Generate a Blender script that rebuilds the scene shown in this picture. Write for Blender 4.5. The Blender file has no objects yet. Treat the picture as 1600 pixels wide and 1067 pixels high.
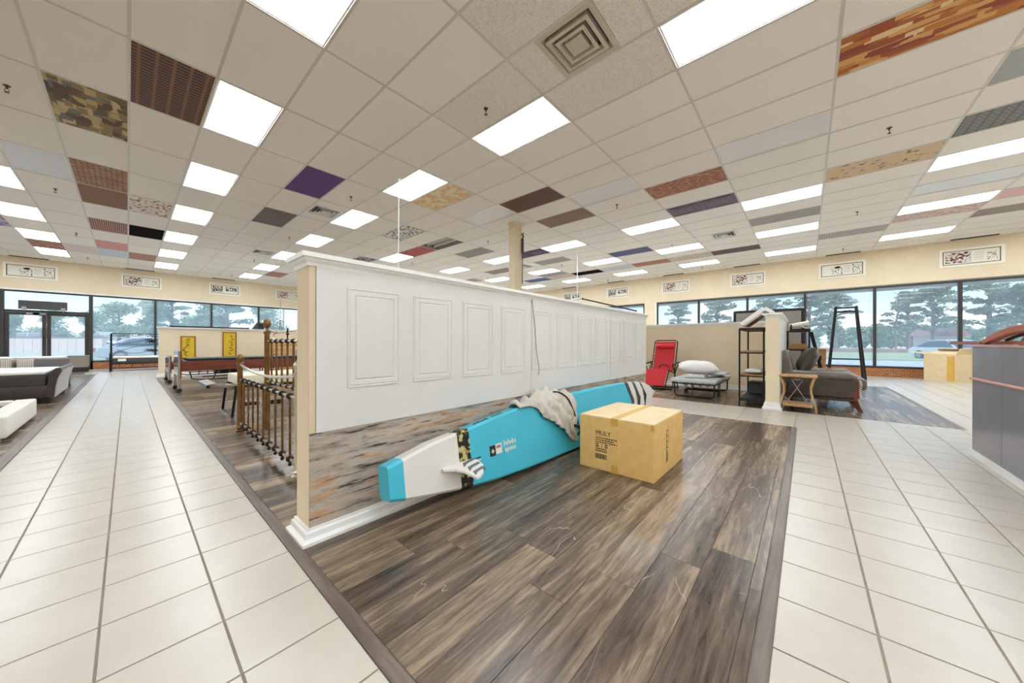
import bpy, bmesh, math, random
from mathutils import Vector, Matrix, noise as mnoise
random.seed(7)
C = bpy.context.scene.collection
PI = math.pi

# ------------------------------------------------------------------ camera, world, sun, exposure
F_PX, YAW, ROLL, CY, H = 525.66, .7193, .0018, 536.3, .9624
fwd = Vector((math.cos(YAW), math.sin(YAW), 0)); rgt = Vector((math.sin(YAW), -math.cos(YAW), 0)); up = Vector((0, 0, 1))
r2 = rgt*math.cos(ROLL) + up*math.sin(ROLL); u2 = up*math.cos(ROLL) - rgt*math.sin(ROLL)
cam = bpy.data.objects.new('camera', bpy.data.cameras.new('camera')); C.objects.link(cam)
cam.data.sensor_width = 36; cam.data.lens = F_PX*36/1600; cam.data.shift_y = (CY-533.5)/1600
cam.data.clip_start = .05; cam.data.clip_end = 500
cam.matrix_world = Matrix(((r2.x, u2.x, -fwd.x, 0), (r2.y, u2.y, -fwd.y, 0), (r2.z, u2.z, -fwd.z, H), (0, 0, 0, 1)))
bpy.context.scene.camera = cam
LIGHT = 15.0            # emission of a ceiling light lens
vs = bpy.context.scene.view_settings
vs.view_transform = 'Standard'; vs.look = 'None'; vs.gamma = 1; vs.use_curve_mapping = False; vs.exposure = 0.0

def lin(*c):
    if len(c) == 1: c = c[0]
    return tuple(((v/255)/12.92 if v/255 <= .04045 else ((v/255+.055)/1.055)**2.4) for v in c[:3]) + (1,)

w = bpy.data.worlds.new('sky'); bpy.context.scene.world = w; w.use_nodes = True
nt = w.node_tree; bg = nt.nodes['Background']
tc = nt.nodes.new('ShaderNodeTexCoord'); sep = nt.nodes.new('ShaderNodeSeparateXYZ'); nt.links.new(tc.outputs['Generated'], sep.inputs[0])
rp = nt.nodes.new('ShaderNodeValToRGB'); nt.links.new(sep.outputs['Z'], rp.inputs[0])
e = rp.color_ramp.elements; e[0].position = .0; e[0].color = lin(236, 242, 246); e[1].position = .40; e[1].color = lin(132, 186, 236)
n = e.new(.10); n.color = lin(190, 218, 243)
cn = nt.nodes.new('ShaderNodeTexNoise'); cn.inputs['Scale'].default_value = 3.2; cn.inputs['Detail'].default_value = 5
mp = nt.nodes.new('ShaderNodeMapping'); mp.inputs['Scale'].default_value = (1, 1, 3.5); nt.links.new(tc.outputs['Generated'], mp.inputs[0]); nt.links.new(mp.outputs[0], cn.inputs['Vector'])
cr = nt.nodes.new('ShaderNodeValToRGB'); cr.color_ramp.elements[0].position = .56; cr.color_ramp.elements[1].position = .72; nt.links.new(cn.outputs[0], cr.inputs[0])
mx = nt.nodes.new('ShaderNodeMixRGB'); nt.links.new(cr.outputs[0], mx.inputs[0]); nt.links.new(rp.outputs[0], mx.inputs[1]); mx.inputs[2].default_value = lin(246, 248, 250)
nt.links.new(mx.outputs[0], bg.inputs[0]); bg.inputs[1].default_value = 2.0
sun = bpy.data.objects.new('sun', bpy.data.lights.new('sun', 'SUN')); C.objects.link(sun)
sun.data.energy = 3.0; sun.data.angle = .12; sun.data.color = (1, .96, .9)
sun.rotation_euler = Vector((.55, .45, -1.0)).to_track_quat('-Z', 'Y').to_euler()

def proj(p):
    v = Vector(p) - Vector((0, 0, H)); d = v.dot(fwd)
    if d < .05: return None
    return (800 + F_PX*v.dot(r2)/d, CY - F_PX*v.dot(u2)/d, d)
def inview(p, m=0):
    q = proj(p); return q is not None and -m < q[0] < 1600+m and -m < q[1] < 1067+m

# ------------------------------------------------------------------ materials
MATS = {}
def pbsdf(name):
    m = bpy.data.materials.new(name); m.use_nodes = True; MATS[name] = m
    return m, m.node_tree, m.node_tree.nodes['Principled BSDF']
def mat(name, col, rough=.6, metal=0, var=0, vscale=8, bump=0, bscale=60, coat=0, stretch=None, alpha=None, spec=None):
    """plain surface with a little colour mottling and fine relief"""
    if name in MATS: return MATS[name]
    m, t, b = pbsdf(name)
    b.inputs['Base Color'].default_value = lin(col); b.inputs['Roughness'].default_value = rough; b.inputs['Metallic'].default_value = metal
    if spec is not None: b.inputs['Specular IOR Level'].default_value = spec
    if coat: b.inputs['Coat Weight'].default_value = coat
    if var or bump:
        co = t.nodes.new('ShaderNodeNewGeometry'); mp = t.nodes.new('ShaderNodeMapping'); t.links.new(co.outputs['Position'], mp.inputs[0])
        if stretch: mp.inputs['Scale'].default_value = stretch
    if var:
        n = t.nodes.new('ShaderNodeTexNoise'); n.inputs['Scale'].default_value = vscale; n.inputs['Detail'].default_value = 6; t.links.new(mp.outputs[0], n.inputs['Vector'])
        r = t.nodes.new('ShaderNodeValToRGB'); r.color_ramp.elements[0].position = .3; r.color_ramp.elements[1].position = .7
        r.color_ramp.elements[0].color = lin([max(0, v-var) for v in col]); r.color_ramp.elements[1].color = lin([min(255, v+var) for v in col])
        t.links.new(n.outputs[0], r.inputs[0]); t.links.new(r.outputs[0], b.inputs['Base Color'])
    if bump:
        n = t.nodes.new('ShaderNodeTexNoise'); n.inputs['Scale'].default_value = bscale; n.inputs['Detail'].default_value = 4; t.links.new(mp.outputs[0], n.inputs['Vector'])
        bp = t.nodes.new('ShaderNodeBump'); bp.inputs['Strength'].default_value = bump; bp.inputs['Distance'].default_value = .01; t.links.new(n.outputs[0], bp.inputs['Height']); t.links.new(bp.outputs[0], b.inputs['Normal'])
    return m

def ramp(t, src, stops, const=False):
    r = t.nodes.new('ShaderNodeValToRGB'); el = r.color_ramp.elements
    if const: r.color_ramp.interpolation = 'CONSTANT'
    while len(el) < len(stops): el.new(.5)
    for k, (p, c) in enumerate(stops): el[k].position = p; el[k].color = lin(c)
    t.links.new(src, r.inputs[0]); return r.outputs[0]

def pattern(name, kind, cols, scale=(8, 8), rough=.55, rot=0, thr=.5):
    """printed ceiling panels, fabrics and the like; coordinates of the object itself"""
    if name in MATS: return MATS[name]
    m, t, b = pbsdf(name); b.inputs['Roughness'].default_value = rough
    co = t.nodes.new('ShaderNodeTexCoord'); mp = t.nodes.new('ShaderNodeMapping'); t.links.new(co.outputs['Object'], mp.inputs[0])
    mp.inputs['Scale'].default_value = (scale[0], scale[1], scale[0]); mp.inputs['Rotation'].default_value = (0, 0, rot)
    N = len(cols)
    if kind == 'blocks':
        v = t.nodes.new('ShaderNodeTexVoronoi'); v.distance = 'CHEBYCHEV'; v.inputs['Scale'].default_value = 1; v.inputs['Randomness'].default_value = .75; t.links.new(mp.outputs[0], v.inputs['Vector'])
        s = t.nodes.new('ShaderNodeSeparateColor'); t.links.new(v.outputs['Color'], s.inputs[0])
        out = ramp(t, s.outputs[0], [(k/N, c) for k, c in enumerate(cols)], True)
    elif kind == 'cells':
        v = t.nodes.new('ShaderNodeTexVoronoi'); v.feature = 'DISTANCE_TO_EDGE'; v.inputs['Scale'].default_value = 1; t.links.new(mp.outputs[0], v.inputs['Vector'])
        out = ramp(t, v.outputs['Distance'], [(0, cols[1]), (thr, cols[0])], True)
    elif kind == 'specks':
        n = t.nodes.new('ShaderNodeTexNoise'); n.inputs['Scale'].default_value = 1; n.inputs['Detail'].default_value = 2; t.links.new(mp.outputs[0], n.inputs['Vector'])
        st = [(0, cols[0])] + [(thr + .05*k, c) for k, c in enumerate(cols[1:])]
        out = ramp(t, n.outputs[0], st, True)
    elif kind == 'stripes':
        wv = t.nodes.new('ShaderNodeTexWave'); wv.inputs['Scale'].default_value = 1; wv.inputs['Distortion'].default_value = thr; wv.inputs['Detail'].default_value = 2; t.links.new(mp.outputs[0], wv.inputs['Vector'])
        out = ramp(t, wv.outputs[0], [(k/max(1, N-1)*.8+.1, c) for k, c in enumerate(cols)])
    elif kind == 'bricks':
        br = t.nodes.new('ShaderNodeTexBrick'); br.inputs['Scale'].default_value = 1; t.links.new(mp.outputs[0], br.inputs['Vector'])
        br.inputs['Color1'].default_value = lin(cols[0]); br.inputs['Color2'].default_value = lin(cols[1]); br.inputs['Mortar'].default_value = lin(cols[2]); br.inputs['Mortar Size'].default_value = thr; br.offset = .5 if 'orange' in name else 0
        out = br.outputs[0]
    elif kind == 'plaid':
        a = t.nodes.new('ShaderNodeTexWave'); a.bands_direction = 'X'; a.inputs['Scale'].default_value = 1; t.links.new(mp.outputs[0], a.inputs['Vector'])
        c_ = t.nodes.new('ShaderNodeTexWave'); c_.bands_direction = 'Y'; c_.inputs['Scale'].default_value = 1; t.links.new(mp.outputs[0], c_.inputs['Vector'])
        ad = t.nodes.new('ShaderNodeMath'); ad.operation = 'MULTIPLY'; t.links.new(a.outputs[1], ad.inputs[0]); t.links.new(c_.outputs[1], ad.inputs[1])
        out = ramp(t, ad.outputs[0], [(k/max(1, N-1), c) for k, c in enumerate(cols)])
    t.links.new(out, b.inputs['Base Color'])
    return m

def wood(name, dark, mid, light, axis='X', rough=.4, grain=26, rnd=None, scratch=False, plankvar=.35):
    """long-grained board; rnd 'object' or 'attr' varies it plank by plank"""
    if name in MATS: return MATS[name]
    m, t, b = pbsdf(name); b.inputs['Roughness'].default_value = rough
    g = t.nodes.new('ShaderNodeNewGeometry'); src = g.outputs['Position']; rv = None
    if rnd:
        if rnd == 'object': oi = t.nodes.new('ShaderNodeObjectInfo'); rv = oi.outputs['Random']
        else: at = t.nodes.new('ShaderNodeAttribute'); at.attribute_name = 'rnd'; rv = at.outputs['Fac']
        mu = t.nodes.new('ShaderNodeMath'); mu.operation = 'MULTIPLY'; mu.inputs[1].default_value = 37; t.links.new(rv, mu.inputs[0])
        cx = t.nodes.new('ShaderNodeCombineXYZ')
        for k in range(3): t.links.new(mu.outputs[0], cx.inputs[k])
        va = t.nodes.new('ShaderNodeVectorMath'); va.operation = 'ADD'; t.links.new(src, va.inputs[0]); t.links.new(cx.outputs[0], va.inputs[1]); src = va.outputs[0]
    mp = t.nodes.new('ShaderNodeMapping'); t.links.new(src, mp.inputs[0])
    sc = {'X': (.09, 1, 1), 'Y': (1, .09, 1), 'Z': (1, 1, .09)}[axis]; mp.inputs['Scale'].default_value = sc
    n1 = t.nodes.new('ShaderNodeTexNoise'); n1.inputs['Scale'].default_value = grain; n1.inputs['Detail'].default_value = 8; n1.inputs['Roughness'].default_value = .7; n1.inputs['Distortion'].default_value = .6; t.links.new(mp.outputs[0], n1.inputs['Vector'])
    n2 = t.nodes.new('ShaderNodeTexNoise'); n2.inputs['Scale'].default_value = grain*.22; n2.inputs['Detail'].default_value = 4; t.links.new(mp.outputs[0], n2.inputs['Vector'])
    ad = t.nodes.new('ShaderNodeMath'); ad.operation = 'MULTIPLY_ADD'; ad.inputs[1].default_value = .62; t.links.new(n1.outputs[0], ad.inputs[0])
    m2 = t.nodes.new('ShaderNodeMath'); m2.operation = 'MULTIPLY'; m2.inputs[1].default_value = .5; t.links.new(n2.outputs[0], m2.inputs[0]); t.links.new(m2.outputs[0], ad.inputs[2])
    fac = ad.outputs[0]
    if rv is not None:
        o = t.nodes.new('ShaderNodeMath'); o.operation = 'MULTIPLY_ADD'; o.inputs[1].default_value = plankvar; t.links.new(rv, o.inputs[0])
        s = t.nodes.new('ShaderNodeMath'); s.operation = 'ADD'; s.inputs[1].default_value = -plankvar/2; t.links.new(fac, s.inputs[0]); t.links.new(s.outputs[0], o.inputs[2]); fac = o.outputs[0]
    out = ramp(t, fac, [(.38, dark), (.55, mid), (.72, light)])
    if scratch:
        v = t.nodes.new('ShaderNodeTexVoronoi'); v.feature = 'DISTANCE_TO_EDGE'; v.inputs['Scale'].default_value = 3.2; v.inputs['Randomness'].default_value = 1
        mp2 = t.nodes.new('ShaderNodeMapping'); mp2.inputs['Scale'].default_value = (.45, 1.6, 1); t.links.new(src, mp2.inputs[0]); 
        dn = t.nodes.new('ShaderNodeTexNoise'); dn.inputs['Scale'].default_value = 5; t.links.new(mp2.outputs[0], dn.inputs['Vector'])
        dm = t.nodes.new('ShaderNodeMixRGB'); dm.inputs[0].default_value = .18; t.links.new(mp2.outputs[0], dm.inputs[1]); t.links.new(dn.outputs['Color'], dm.inputs[2]); t.links.new(dm.outputs[0], v.inputs['Vector'])
        lt = t.nodes.new('ShaderNodeMath'); lt.operation = 'LESS_THAN'; lt.inputs[1].default_value = .0035; t.links.new(v.outputs[0], lt.inputs[0])
        ms = t.nodes.new('ShaderNodeTexNoise'); ms.inputs['Scale'].default_value = 1.7; t.links.new(src, ms.inputs['Vector'])
        gt = t.nodes.new('ShaderNodeMath'); gt.operation = 'GREATER_THAN'; gt.inputs[1].default_value = .6; t.links.new(ms.outputs[0], gt.inputs[0])
        mm = t.nodes.new('ShaderNodeMath'); mm.operation = 'MULTIPLY'; t.links.new(lt.outputs[0], mm.inputs[0]); t.links.new(gt.outputs[0], mm.inputs[1])
        mf = t.nodes.new('ShaderNodeMath'); mf.operation = 'MULTIPLY'; mf.inputs[1].default_value = .4; t.links.new(mm.outputs[0], mf.inputs[0])
        mc = t.nodes.new('ShaderNodeMixRGB'); t.links.new(mf.outputs[0], mc.inputs[0]); t.links.new(out, mc.inputs[1]); mc.inputs[2].default_value = lin(205, 190, 170); out = mc.outputs[0]
    t.links.new(out, b.inputs['Base Color'])
    if rnd: return m
    bp = t.nodes.new('ShaderNodeBump'); bp.inputs['Strength'].default_value = .05; bp.inputs['Distance'].default_value = .002; t.links.new(n1.outputs[0], bp.inputs['Height']); t.links.new(bp.outputs[0], b.inputs['Normal'])
    return m

def emis(name, col, s, streak=False):
    m = bpy.data.materials.new(name); m.use_nodes = True; t = m.node_tree; t.nodes.remove(t.nodes['Principled BSDF'])
    em = t.nodes.new('ShaderNodeEmission'); em.inputs[0].default_value = lin(col); em.inputs[1].default_value = s; t.links.new(em.outputs[0], t.nodes['Material Output'].inputs[0])
    if streak:   # the tubes behind the prismatic lens are a little brighter than the gaps
        co = t.nodes.new('ShaderNodeTexCoord'); wv = t.nodes.new('ShaderNodeTexWave'); wv.bands_direction = 'X'; wv.inputs['Scale'].default_value = 1.6; wv.inputs['Distortion'].default_value = .3; t.links.new(co.outputs['Object'], wv.inputs['Vector'])
        mu = t.nodes.new('ShaderNodeMath'); mu.operation = 'MULTIPLY_ADD'; mu.inputs[1].default_value = s*.5; mu.inputs[2].default_value = s*.75; t.links.new(wv.outputs[1], mu.inputs[0]); t.links.new(mu.outputs[0], em.inputs[1])
    MATS[name] = m; return m

def glassmat(name, veil=.1):
    """pane with a translucent white veil that stands in for haze"""
    m = bpy.data.materials.new(name); m.use_nodes = True; t = m.node_tree; t.nodes.remove(t.nodes['Principled BSDF'])
    tr = t.nodes.new('ShaderNodeBsdfTransparent'); tr.inputs[0].default_value = (.97, .985, .98, 1)
    tl = t.nodes.new('ShaderNodeBsdfTranslucent'); tl.inputs[0].default_value = (.93, .96, .98, 1)
    gl = t.nodes.new('ShaderNodeBsdfGlossy'); gl.inputs['Roughness'].default_value = .03
    fr = t.nodes.new('ShaderNodeFresnel'); fr.inputs[0].default_value = 1.3
    a = t.nodes.new('ShaderNodeMixShader'); a.inputs[0].default_value = veil; t.links.new(tr.outputs[0], a.inputs[1]); t.links.new(tl.outputs[0], a.inputs[2])  # veil mixes haze into the pane itself, washing out the view
    c_ = t.nodes.new('ShaderNodeMixShader'); t.links.new(fr.outputs[0], c_.inputs[0]); t.links.new(a.outputs[0], c_.inputs[1]); t.links.new(gl.outputs[0], c_.inputs[2])
    t.links.new(c_.outputs[0], t.nodes['Material Output'].inputs[0]); MATS[name] = m; return m

# ------------------------------------------------------------------ mesh helpers
def BM(): return bmesh.new()
def bx(bm, x0, x1, y0, y1, z0, z1):
    v = [bm.verts.new(p) for p in ((x0, y0, z0), (x1, y0, z0), (x1, y1, z0), (x0, y1, z0), (x0, y0, z1), (x1, y0, z1), (x1, y1, z1), (x0, y1, z1))]
    for f in ((3, 2, 1, 0), (4, 5, 6, 7), (0, 1, 5, 4), (1, 2, 6, 5), (2, 3, 7, 6), (3, 0, 4, 7)): bm.faces.new([v[k] for k in f])
    return v
def box(*a):
    bm = BM(); bx(bm, *a); return bm
def sbox(x0, x1, y0, y1, z0, z1, r=.01, seg=2):
    bm = box(x0, x1, y0, y1, z0, z1); bmesh.ops.bevel(bm, geom=bm.edges[:], offset=r, segments=seg, profile=.6, affect='EDGES'); return bm
def tube(bm, pts, r, n=8, cap=True):
    pts = [Vector(p) for p in pts]; rs = r if isinstance(r, (list, tuple)) else [r]*len(pts); rings = []; N = None
    for k, p in enumerate(pts):
        a = pts[max(0, k-1)]; b = pts[min(len(pts)-1, k+1)]; t = (b-a).normalized()
        if N is None: N = t.orthogonal().normalized()
        else:
            N = (N - t*N.dot(t)); N = N.normalized() if N.length > 1e-6 else t.orthogonal().normalized()
        B = t.cross(N)
        rings.append([bm.verts.new(p + (N*math.cos(2*PI*q/n) + B*math.sin(2*PI*q/n))*rs[k]) for q in range(n)])
    for a, b in zip(rings, rings[1:]):
        for q in range(n): bm.faces.new((a[q], a[(q+1) % n], b[(q+1) % n], b[q]))
    if cap: bm.faces.new(rings[0][::-1]); bm.faces.new(rings[-1])
    return bm
def bar(bm, p, q, w_, h_=None, upv=(0, 0, 1)):
    """rectangular bar between two points"""
    p, q = Vector(p), Vector(q); t = (q-p).normalized(); u = Vector(upv)
    if abs(t.dot(u)) > .95: u = Vector((1, 0, 0))
    s = t.cross(u).normalized()*w_/2; u = s.cross(t).normalized()*(h_ or w_)/2
    a = [bm.verts.new(p+s*i+u*j) for i, j in ((-1, -1), (1, -1), (1, 1), (-1, 1))]; b = [bm.verts.new(q+s*i+u*j) for i, j in ((-1, -1), (1, -1), (1, 1), (-1, 1))]
    bm.faces.new(a[::-1]); bm.faces.new(b)
    for k in range(4): bm.faces.new((a[k], a[(k+1) % 4], b[(k+1) % 4], b[k]))
    return bm
def lathe(bm, prof, c=(0, 0, 0), n=14):
    rings = []
    for r, z in prof: rings.append([bm.verts.new((c[0]+max(r, 1e-4)*math.cos(2*PI*k/n), c[1]+max(r, 1e-4)*math.sin(2*PI*k/n), c[2]+z)) for k in range(n)])
    for a, b in zip(rings, rings[1:]):
        for k in range(n): bm.faces.new((a[k], a[(k+1) % n], b[(k+1) % n], b[k]))
    bm.faces.new(rings[0][::-1]); bm.faces.new(rings[-1]); return bm
def prism(bm, poly, axis, a, b):
    """polygon (in the two other axes) extruded along axis from a to b"""
    def P(u, v, s): return {'X': (s, u, v), 'Y': (u, s, v), 'Z': (u, v, s)}[axis]
    A = [bm.verts.new(P(u, v, a)) for u, v in poly]; B = [bm.verts.new(P(u, v, b)) for u, v in poly]
    bm.faces.new(A); bm.faces.new(B[::-1]); n = len(poly)
    for k in range(n): bm.faces.new((A[k], B[k], B[(k+1) % n], A[(k+1) % n]))
    return bm
def ring(bm, prof, x0, x1, y0, y1):
    """moulding profile [(out, z)...] swept round a rectangle with mitred corners"""
    L = [[bm.verts.new(p) for p in ((x0-o, y0-o, z), (x1+o, y0-o, z), (x1+o, y1+o, z), (x0-o, y1+o, z))] for o, z in prof]
    for a, b in zip(L, L[1:]):
        for k in range(4): bm.faces.new((a[k], a[(k+1) % 4], b[(k+1) % 4], b[k]))
    return L
def capring(bm, prof, x0, x1, y0, y1):
    L = ring(bm, prof, x0, x1, y0, y1); bm.faces.new(L[-1]); bm.faces.new(L[0][::-1]); return bm
def loft(bm, secs, closed=True, caps=True):
    R = [[bm.verts.new(p) for p in s] for s in secs]; n = len(R[0])
    for a, b in zip(R, R[1:]):
        for k in range(n if closed else n-1): bm.faces.new((a[k], a[(k+1) % n], b[(k+1) % n], b[k]))
    if caps and closed: bm.faces.new(R[0][::-1]); bm.faces.new(R[-1])
    return bm
def xf(bm, M): bmesh.ops.transform(bm, matrix=M, verts=bm.verts); return bm

def tag(o, label=None, cat=None, group=None, kind=None):
    if label: o['label'] = label
    if cat: o['category'] = cat
    if group: o['group'] = group
    if kind: o['kind'] = kind
    return o
def obj(name, bm, m, parent=None, smooth=False, world=False, loc=None, label=None):
    me = bpy.data.meshes.new(name)
    bmesh.ops.recalc_face_normals(bm, faces=bm.faces[:]); bm.to_mesh(me); bm.free()
    if m is not None: me.materials.append(MATS[m] if isinstance(m, str) else m)
    if smooth:
        for p in me.polygons: p.use_smooth = True
        if smooth != 'all':
            try: me.set_sharp_from_angle(angle=math.radians(40))
            except Exception: pass
    o = bpy.data.objects.new(name, me); C.objects.link(o)
    if loc: o.location = loc
    if parent:
        o.parent = parent
        if world: o.matrix_parent_inverse = parent.matrix_basis.inverted()
    if label: o['label'] = label
    return o
def inst(name, me, loc, parent=None, rotz=0, scale=None):
    o = bpy.data.objects.new(name, me); C.objects.link(o); o.location = loc; o.rotation_euler = (0, 0, rotz)
    if scale: o.scale = scale
    if parent: o.parent = parent
    return o
def thing(name, label, cat, loc=(0, 0, 0), rotz=0, group=None):
    o = bpy.data.objects.new(name, None); C.objects.link(o); o.location = loc; o.rotation_euler = (0, 0, rotz); o.empty_display_size = .1
    return tag(o, label, cat, group)
def struct(name, bm, m, label=None, **k):
    o = obj(name, bm, m, **k); return tag(o, label, kind='structure')
def copytree(o, loc, rotz=0, label=None, scale=None):
    c = o.copy(); C.objects.link(c); c.location = loc; c.rotation_euler = (0, 0, rotz)
    if scale: c.scale = scale
    if label: c['label'] = label
    for ch in list(o.children):
        d = ch.copy(); C.objects.link(d); d.parent = c
        for g in list(ch.children):
            q = g.copy(); C.objects.link(q); q.parent = d
    return c
ORD = ['first', 'second', 'third', 'fourth', 'fifth', 'sixth', 'seventh', 'eighth', 'ninth', 'tenth', 'eleventh', 'twelfth', 'thirteenth', 'fourteenth', 'fifteenth', 'sixteenth']

# ------------------------------------------------------------------ base materials
mat('beige_paint', (231, 214, 185), .75, var=3, vscale=3, bump=.05, bscale=90)
mat('white_trim', (240, 240, 238), .35, var=3)
mat('white_panel', (220, 219, 217), .45, var=3, vscale=2.5)
mat('ceiling_board', (246, 240, 232), .9, var=5, vscale=160, bump=.25, bscale=220)
mat('ceiling_board_fissured', (238, 230, 219), .95, var=17, vscale=95, bump=.6, bscale=130)
mat('grid_steel', (214, 206, 196), .3, spec=.7)
mat('troffer_white', (240, 238, 234), .4)
mat('dark_bronze', (62, 57, 55), .45, metal=.3)
mat('black_metal', (30, 28, 28), .38, metal=.5)
mat('black_plastic', (26, 25, 26), .5)
mat('dark_grey', (70, 68, 70), .6)
mat('chrome', (205, 205, 208), .15, metal=1)
mat('grout', (150, 138, 124), .9, var=10)
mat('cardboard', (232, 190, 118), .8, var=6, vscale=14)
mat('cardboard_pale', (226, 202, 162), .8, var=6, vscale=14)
mat('tape', (216, 172, 82), .25, var=4)
mat('ink', (52, 44, 38), .7)
mat('concrete', (196, 192, 186), .9, var=10, vscale=1)
emis('lens', (240, 249, 255), LIGHT, True)
mat('lens_unlit', (232, 230, 228), .25)
glassmat('window_glass', .19)

# ------------------------------------------------------------------ room geometry
ZC = 3.738
GX, GY, GA, GB = 1.2238, 3.4343, .6096, 1.2192
XR, YL = GX+22*GA, GY+13*GB          # right and left window walls
XN, YN = GX-16*GA, GY-10*GB          # walls behind the camera

# ---- floor: slab, ceramic tiles, vinyl planks
floor = struct('floor', box(XN-.3, XR+.3, YN-.3, YL+.3, -.3, -.004), 'grout')
def tilemat(name, rnd):
    m, t, b = pbsdf(name); b.inputs['Roughness'].default_value = .3; b.inputs['Specular IOR Level'].default_value = .45
    g = t.nodes.new('ShaderNodeNewGeometry'); n = t.nodes.new('ShaderNodeTexNoise'); n.inputs['Scale'].default_value = 7; n.inputs['Detail'].default_value = 6; t.links.new(g.outputs['Position'], n.inputs['Vector'])
    t.links.new(ramp(t, n.outputs[0], [(.3, (197, 188, 175)), (.7, (202, 194, 182))]), b.inputs['Base Color'])
    b.inputs['Roughness'].default_value = .27
tilemat('floor_tile', None)
wood('plank', (50, 40, 33), (106, 89, 75), (164, 142, 117), 'X', .27, 46, 'object', True, .15)
wood('plank_stuff', (50, 40, 33), (106, 89, 75), (164, 142, 117), 'X', .27, 46, 'attr', True, .15)
wood('plank_edge', (78, 66, 58), (108, 94, 84), (138, 122, 108), 'Y', .4, 24)
wood('plank_edge_x', (84, 74, 68), (116, 104, 96), (142, 130, 120), 'X', .4, 24)

TS, TX0, TY0 = .2826, -.0623, -.1793+.2826*7
EDL, EDR = .493, .083            # tile edges of the two aisles against the planks
WOODS = [(EDL, 5.075, EDR, 1.80), (EDL, 5.075, 1.80, 13.45), (6.19, 8.3, .30, 7.0), (6.19, 11.12, -1.355, .30), (-7.5, -.632, -2, 16.2)]
def inwood(x0, x1, y0, y1):
    """clip a rectangle of tile against the plank areas: list of remaining rectangles"""
    R = [(x0, x1, y0, y1)]
    for a, b, c, d in WOODS:
        N = []
        for (p, q, r, s) in R:
            if q <= a or p >= b or s <= c or r >= d: N.append((p, q, r, s)); continue
            if p < a: N.append((p, a, r, s))
            if q > b: N.append((b, q, r, s))
            p2, q2 = max(p, a), min(q, b)
            if r < c: N.append((p2, q2, r, c))
            if s > d: N.append((p2, q2, d, s))
        R = N
    return R
COUNTER = (1.2, 4.85, -1.90, -1.085)
tiles = []
g = .0035
for i in range(int((XN-TX0)/TS)-1, int((XR-TX0)/TS)+2):
    for j in range(int((YN-TY0)/TS)-1, int((YL-TY0)/TS)+2):
        x0, y0 = TX0+i*TS, TY0+j*TS
        for (a, b, c_, d) in inwood(max(x0, XN)+0, min(x0+TS, XR), max(y0, YN), min(y0+TS, YL)):
            if b-a < .02 or d-c_ < .02: continue
            tiles.append((a+g, b-g, c_+g, d-g))
def screen_size(a, b, c_, d, z):
    ps = [proj((x, y, z)) for x in (a, b) for y in (c_, d)]
    if any(p is None for p in ps): return 0
    if not any(-20 < p[0] < 1620 and -20 < p[1] < 1087 for p in ps): return 0
    # hidden behind the long partition?
    q = proj(((a+b)/2, (c_+d)/2, z))
    xs = [p[0] for p in ps]; ys = [p[1] for p in ps]
    return (max(xs)-min(xs))*(max(ys)-min(ys))
def hidden_by_partition(x, y):
    if y < 1.95: return False
    k = 1.80/y; return .58 < x*k < 5.1      # sight line to the floor crosses the wall below its top
scored = sorted(((0 if hidden_by_partition((t[0]+t[1])/2, (t[2]+t[3])/2) else screen_size(*t, 0)), k) for k, t in enumerate(tiles))[::-1]
single = {k for s_, k in scored[:298] if s_ > 0}
tmesh = {}
stuff = BM()
for k, (a, b, c_, d) in enumerate(tiles):
    if k in single:
        key = (round(b-a, 3), round(d-c_, 3))
        if key not in tmesh:
            bm = BM(); hx, hy = key[0]/2, key[1]/2; capring(bm, [(0, -.003), (0, -.0012), (-.0012, 0)], -hx, hx, -hy, hy)
            me = bpy.data.meshes.new('floor_tile'); bmesh.ops.recalc_face_normals(bm, faces=bm.faces[:]); bm.to_mesh(me); bm.free(); me.materials.append(MATS['floor_tile']); tmesh[key] = me
        inst('floor_tile', tmesh[key], ((a+b)/2, (c_+d)/2, 0), floor)
    else:
        bx(stuff, a, b, c_, d, -.003, 0)
o = obj('floor_tile_field', stuff, 'floor_tile', floor); o['kind'] = 'stuff'

PW, PLN = .168, 1.22
planks = []
rows = {}
for wi, (a, b, c_, d) in enumerate(WOODS):
    ex0 = .048 if wi in (0, 1) else 0; ey0 = .045 if wi in (0, 3) else 0
    A, B, Cc, D = a+ex0, b, c_+ey0, d
    if wi == 4: B = b-.075
    j0 = int(math.floor(Cc/PW))
    for j in range(j0, int(D/PW)+1):
        y0, y1 = max(Cc, j*PW), min(D, (j+1)*PW)
        if y1-y0 < .01: continue
        if j not in rows: rows[j] = random.random()*PLN
        off = rows[j] + (j % 3)*.41
        i = int(math.floor((A-off)/PLN))
        while off+i*PLN < B:
            x0, x1 = max(A, off+i*PLN), min(B, off+(i+1)*PLN); i += 1
            if x1-x0 > .02: planks.append((x0+.0008, x1-.0008, y0+.0008, y1-.0008))
scored = sorted(((0 if hidden_by_partition((t[0]+t[1])/2, (t[2]+t[3])/2) else screen_size(*t, 0)), k) for k, t in enumerate(planks))[::-1]
single = {k for s_, k in scored[:298] if s_ > 0}
pmesh = {}
me = bpy.data.meshes.new('floor_plank_field'); V, Fc, rv = [], [], []
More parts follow.
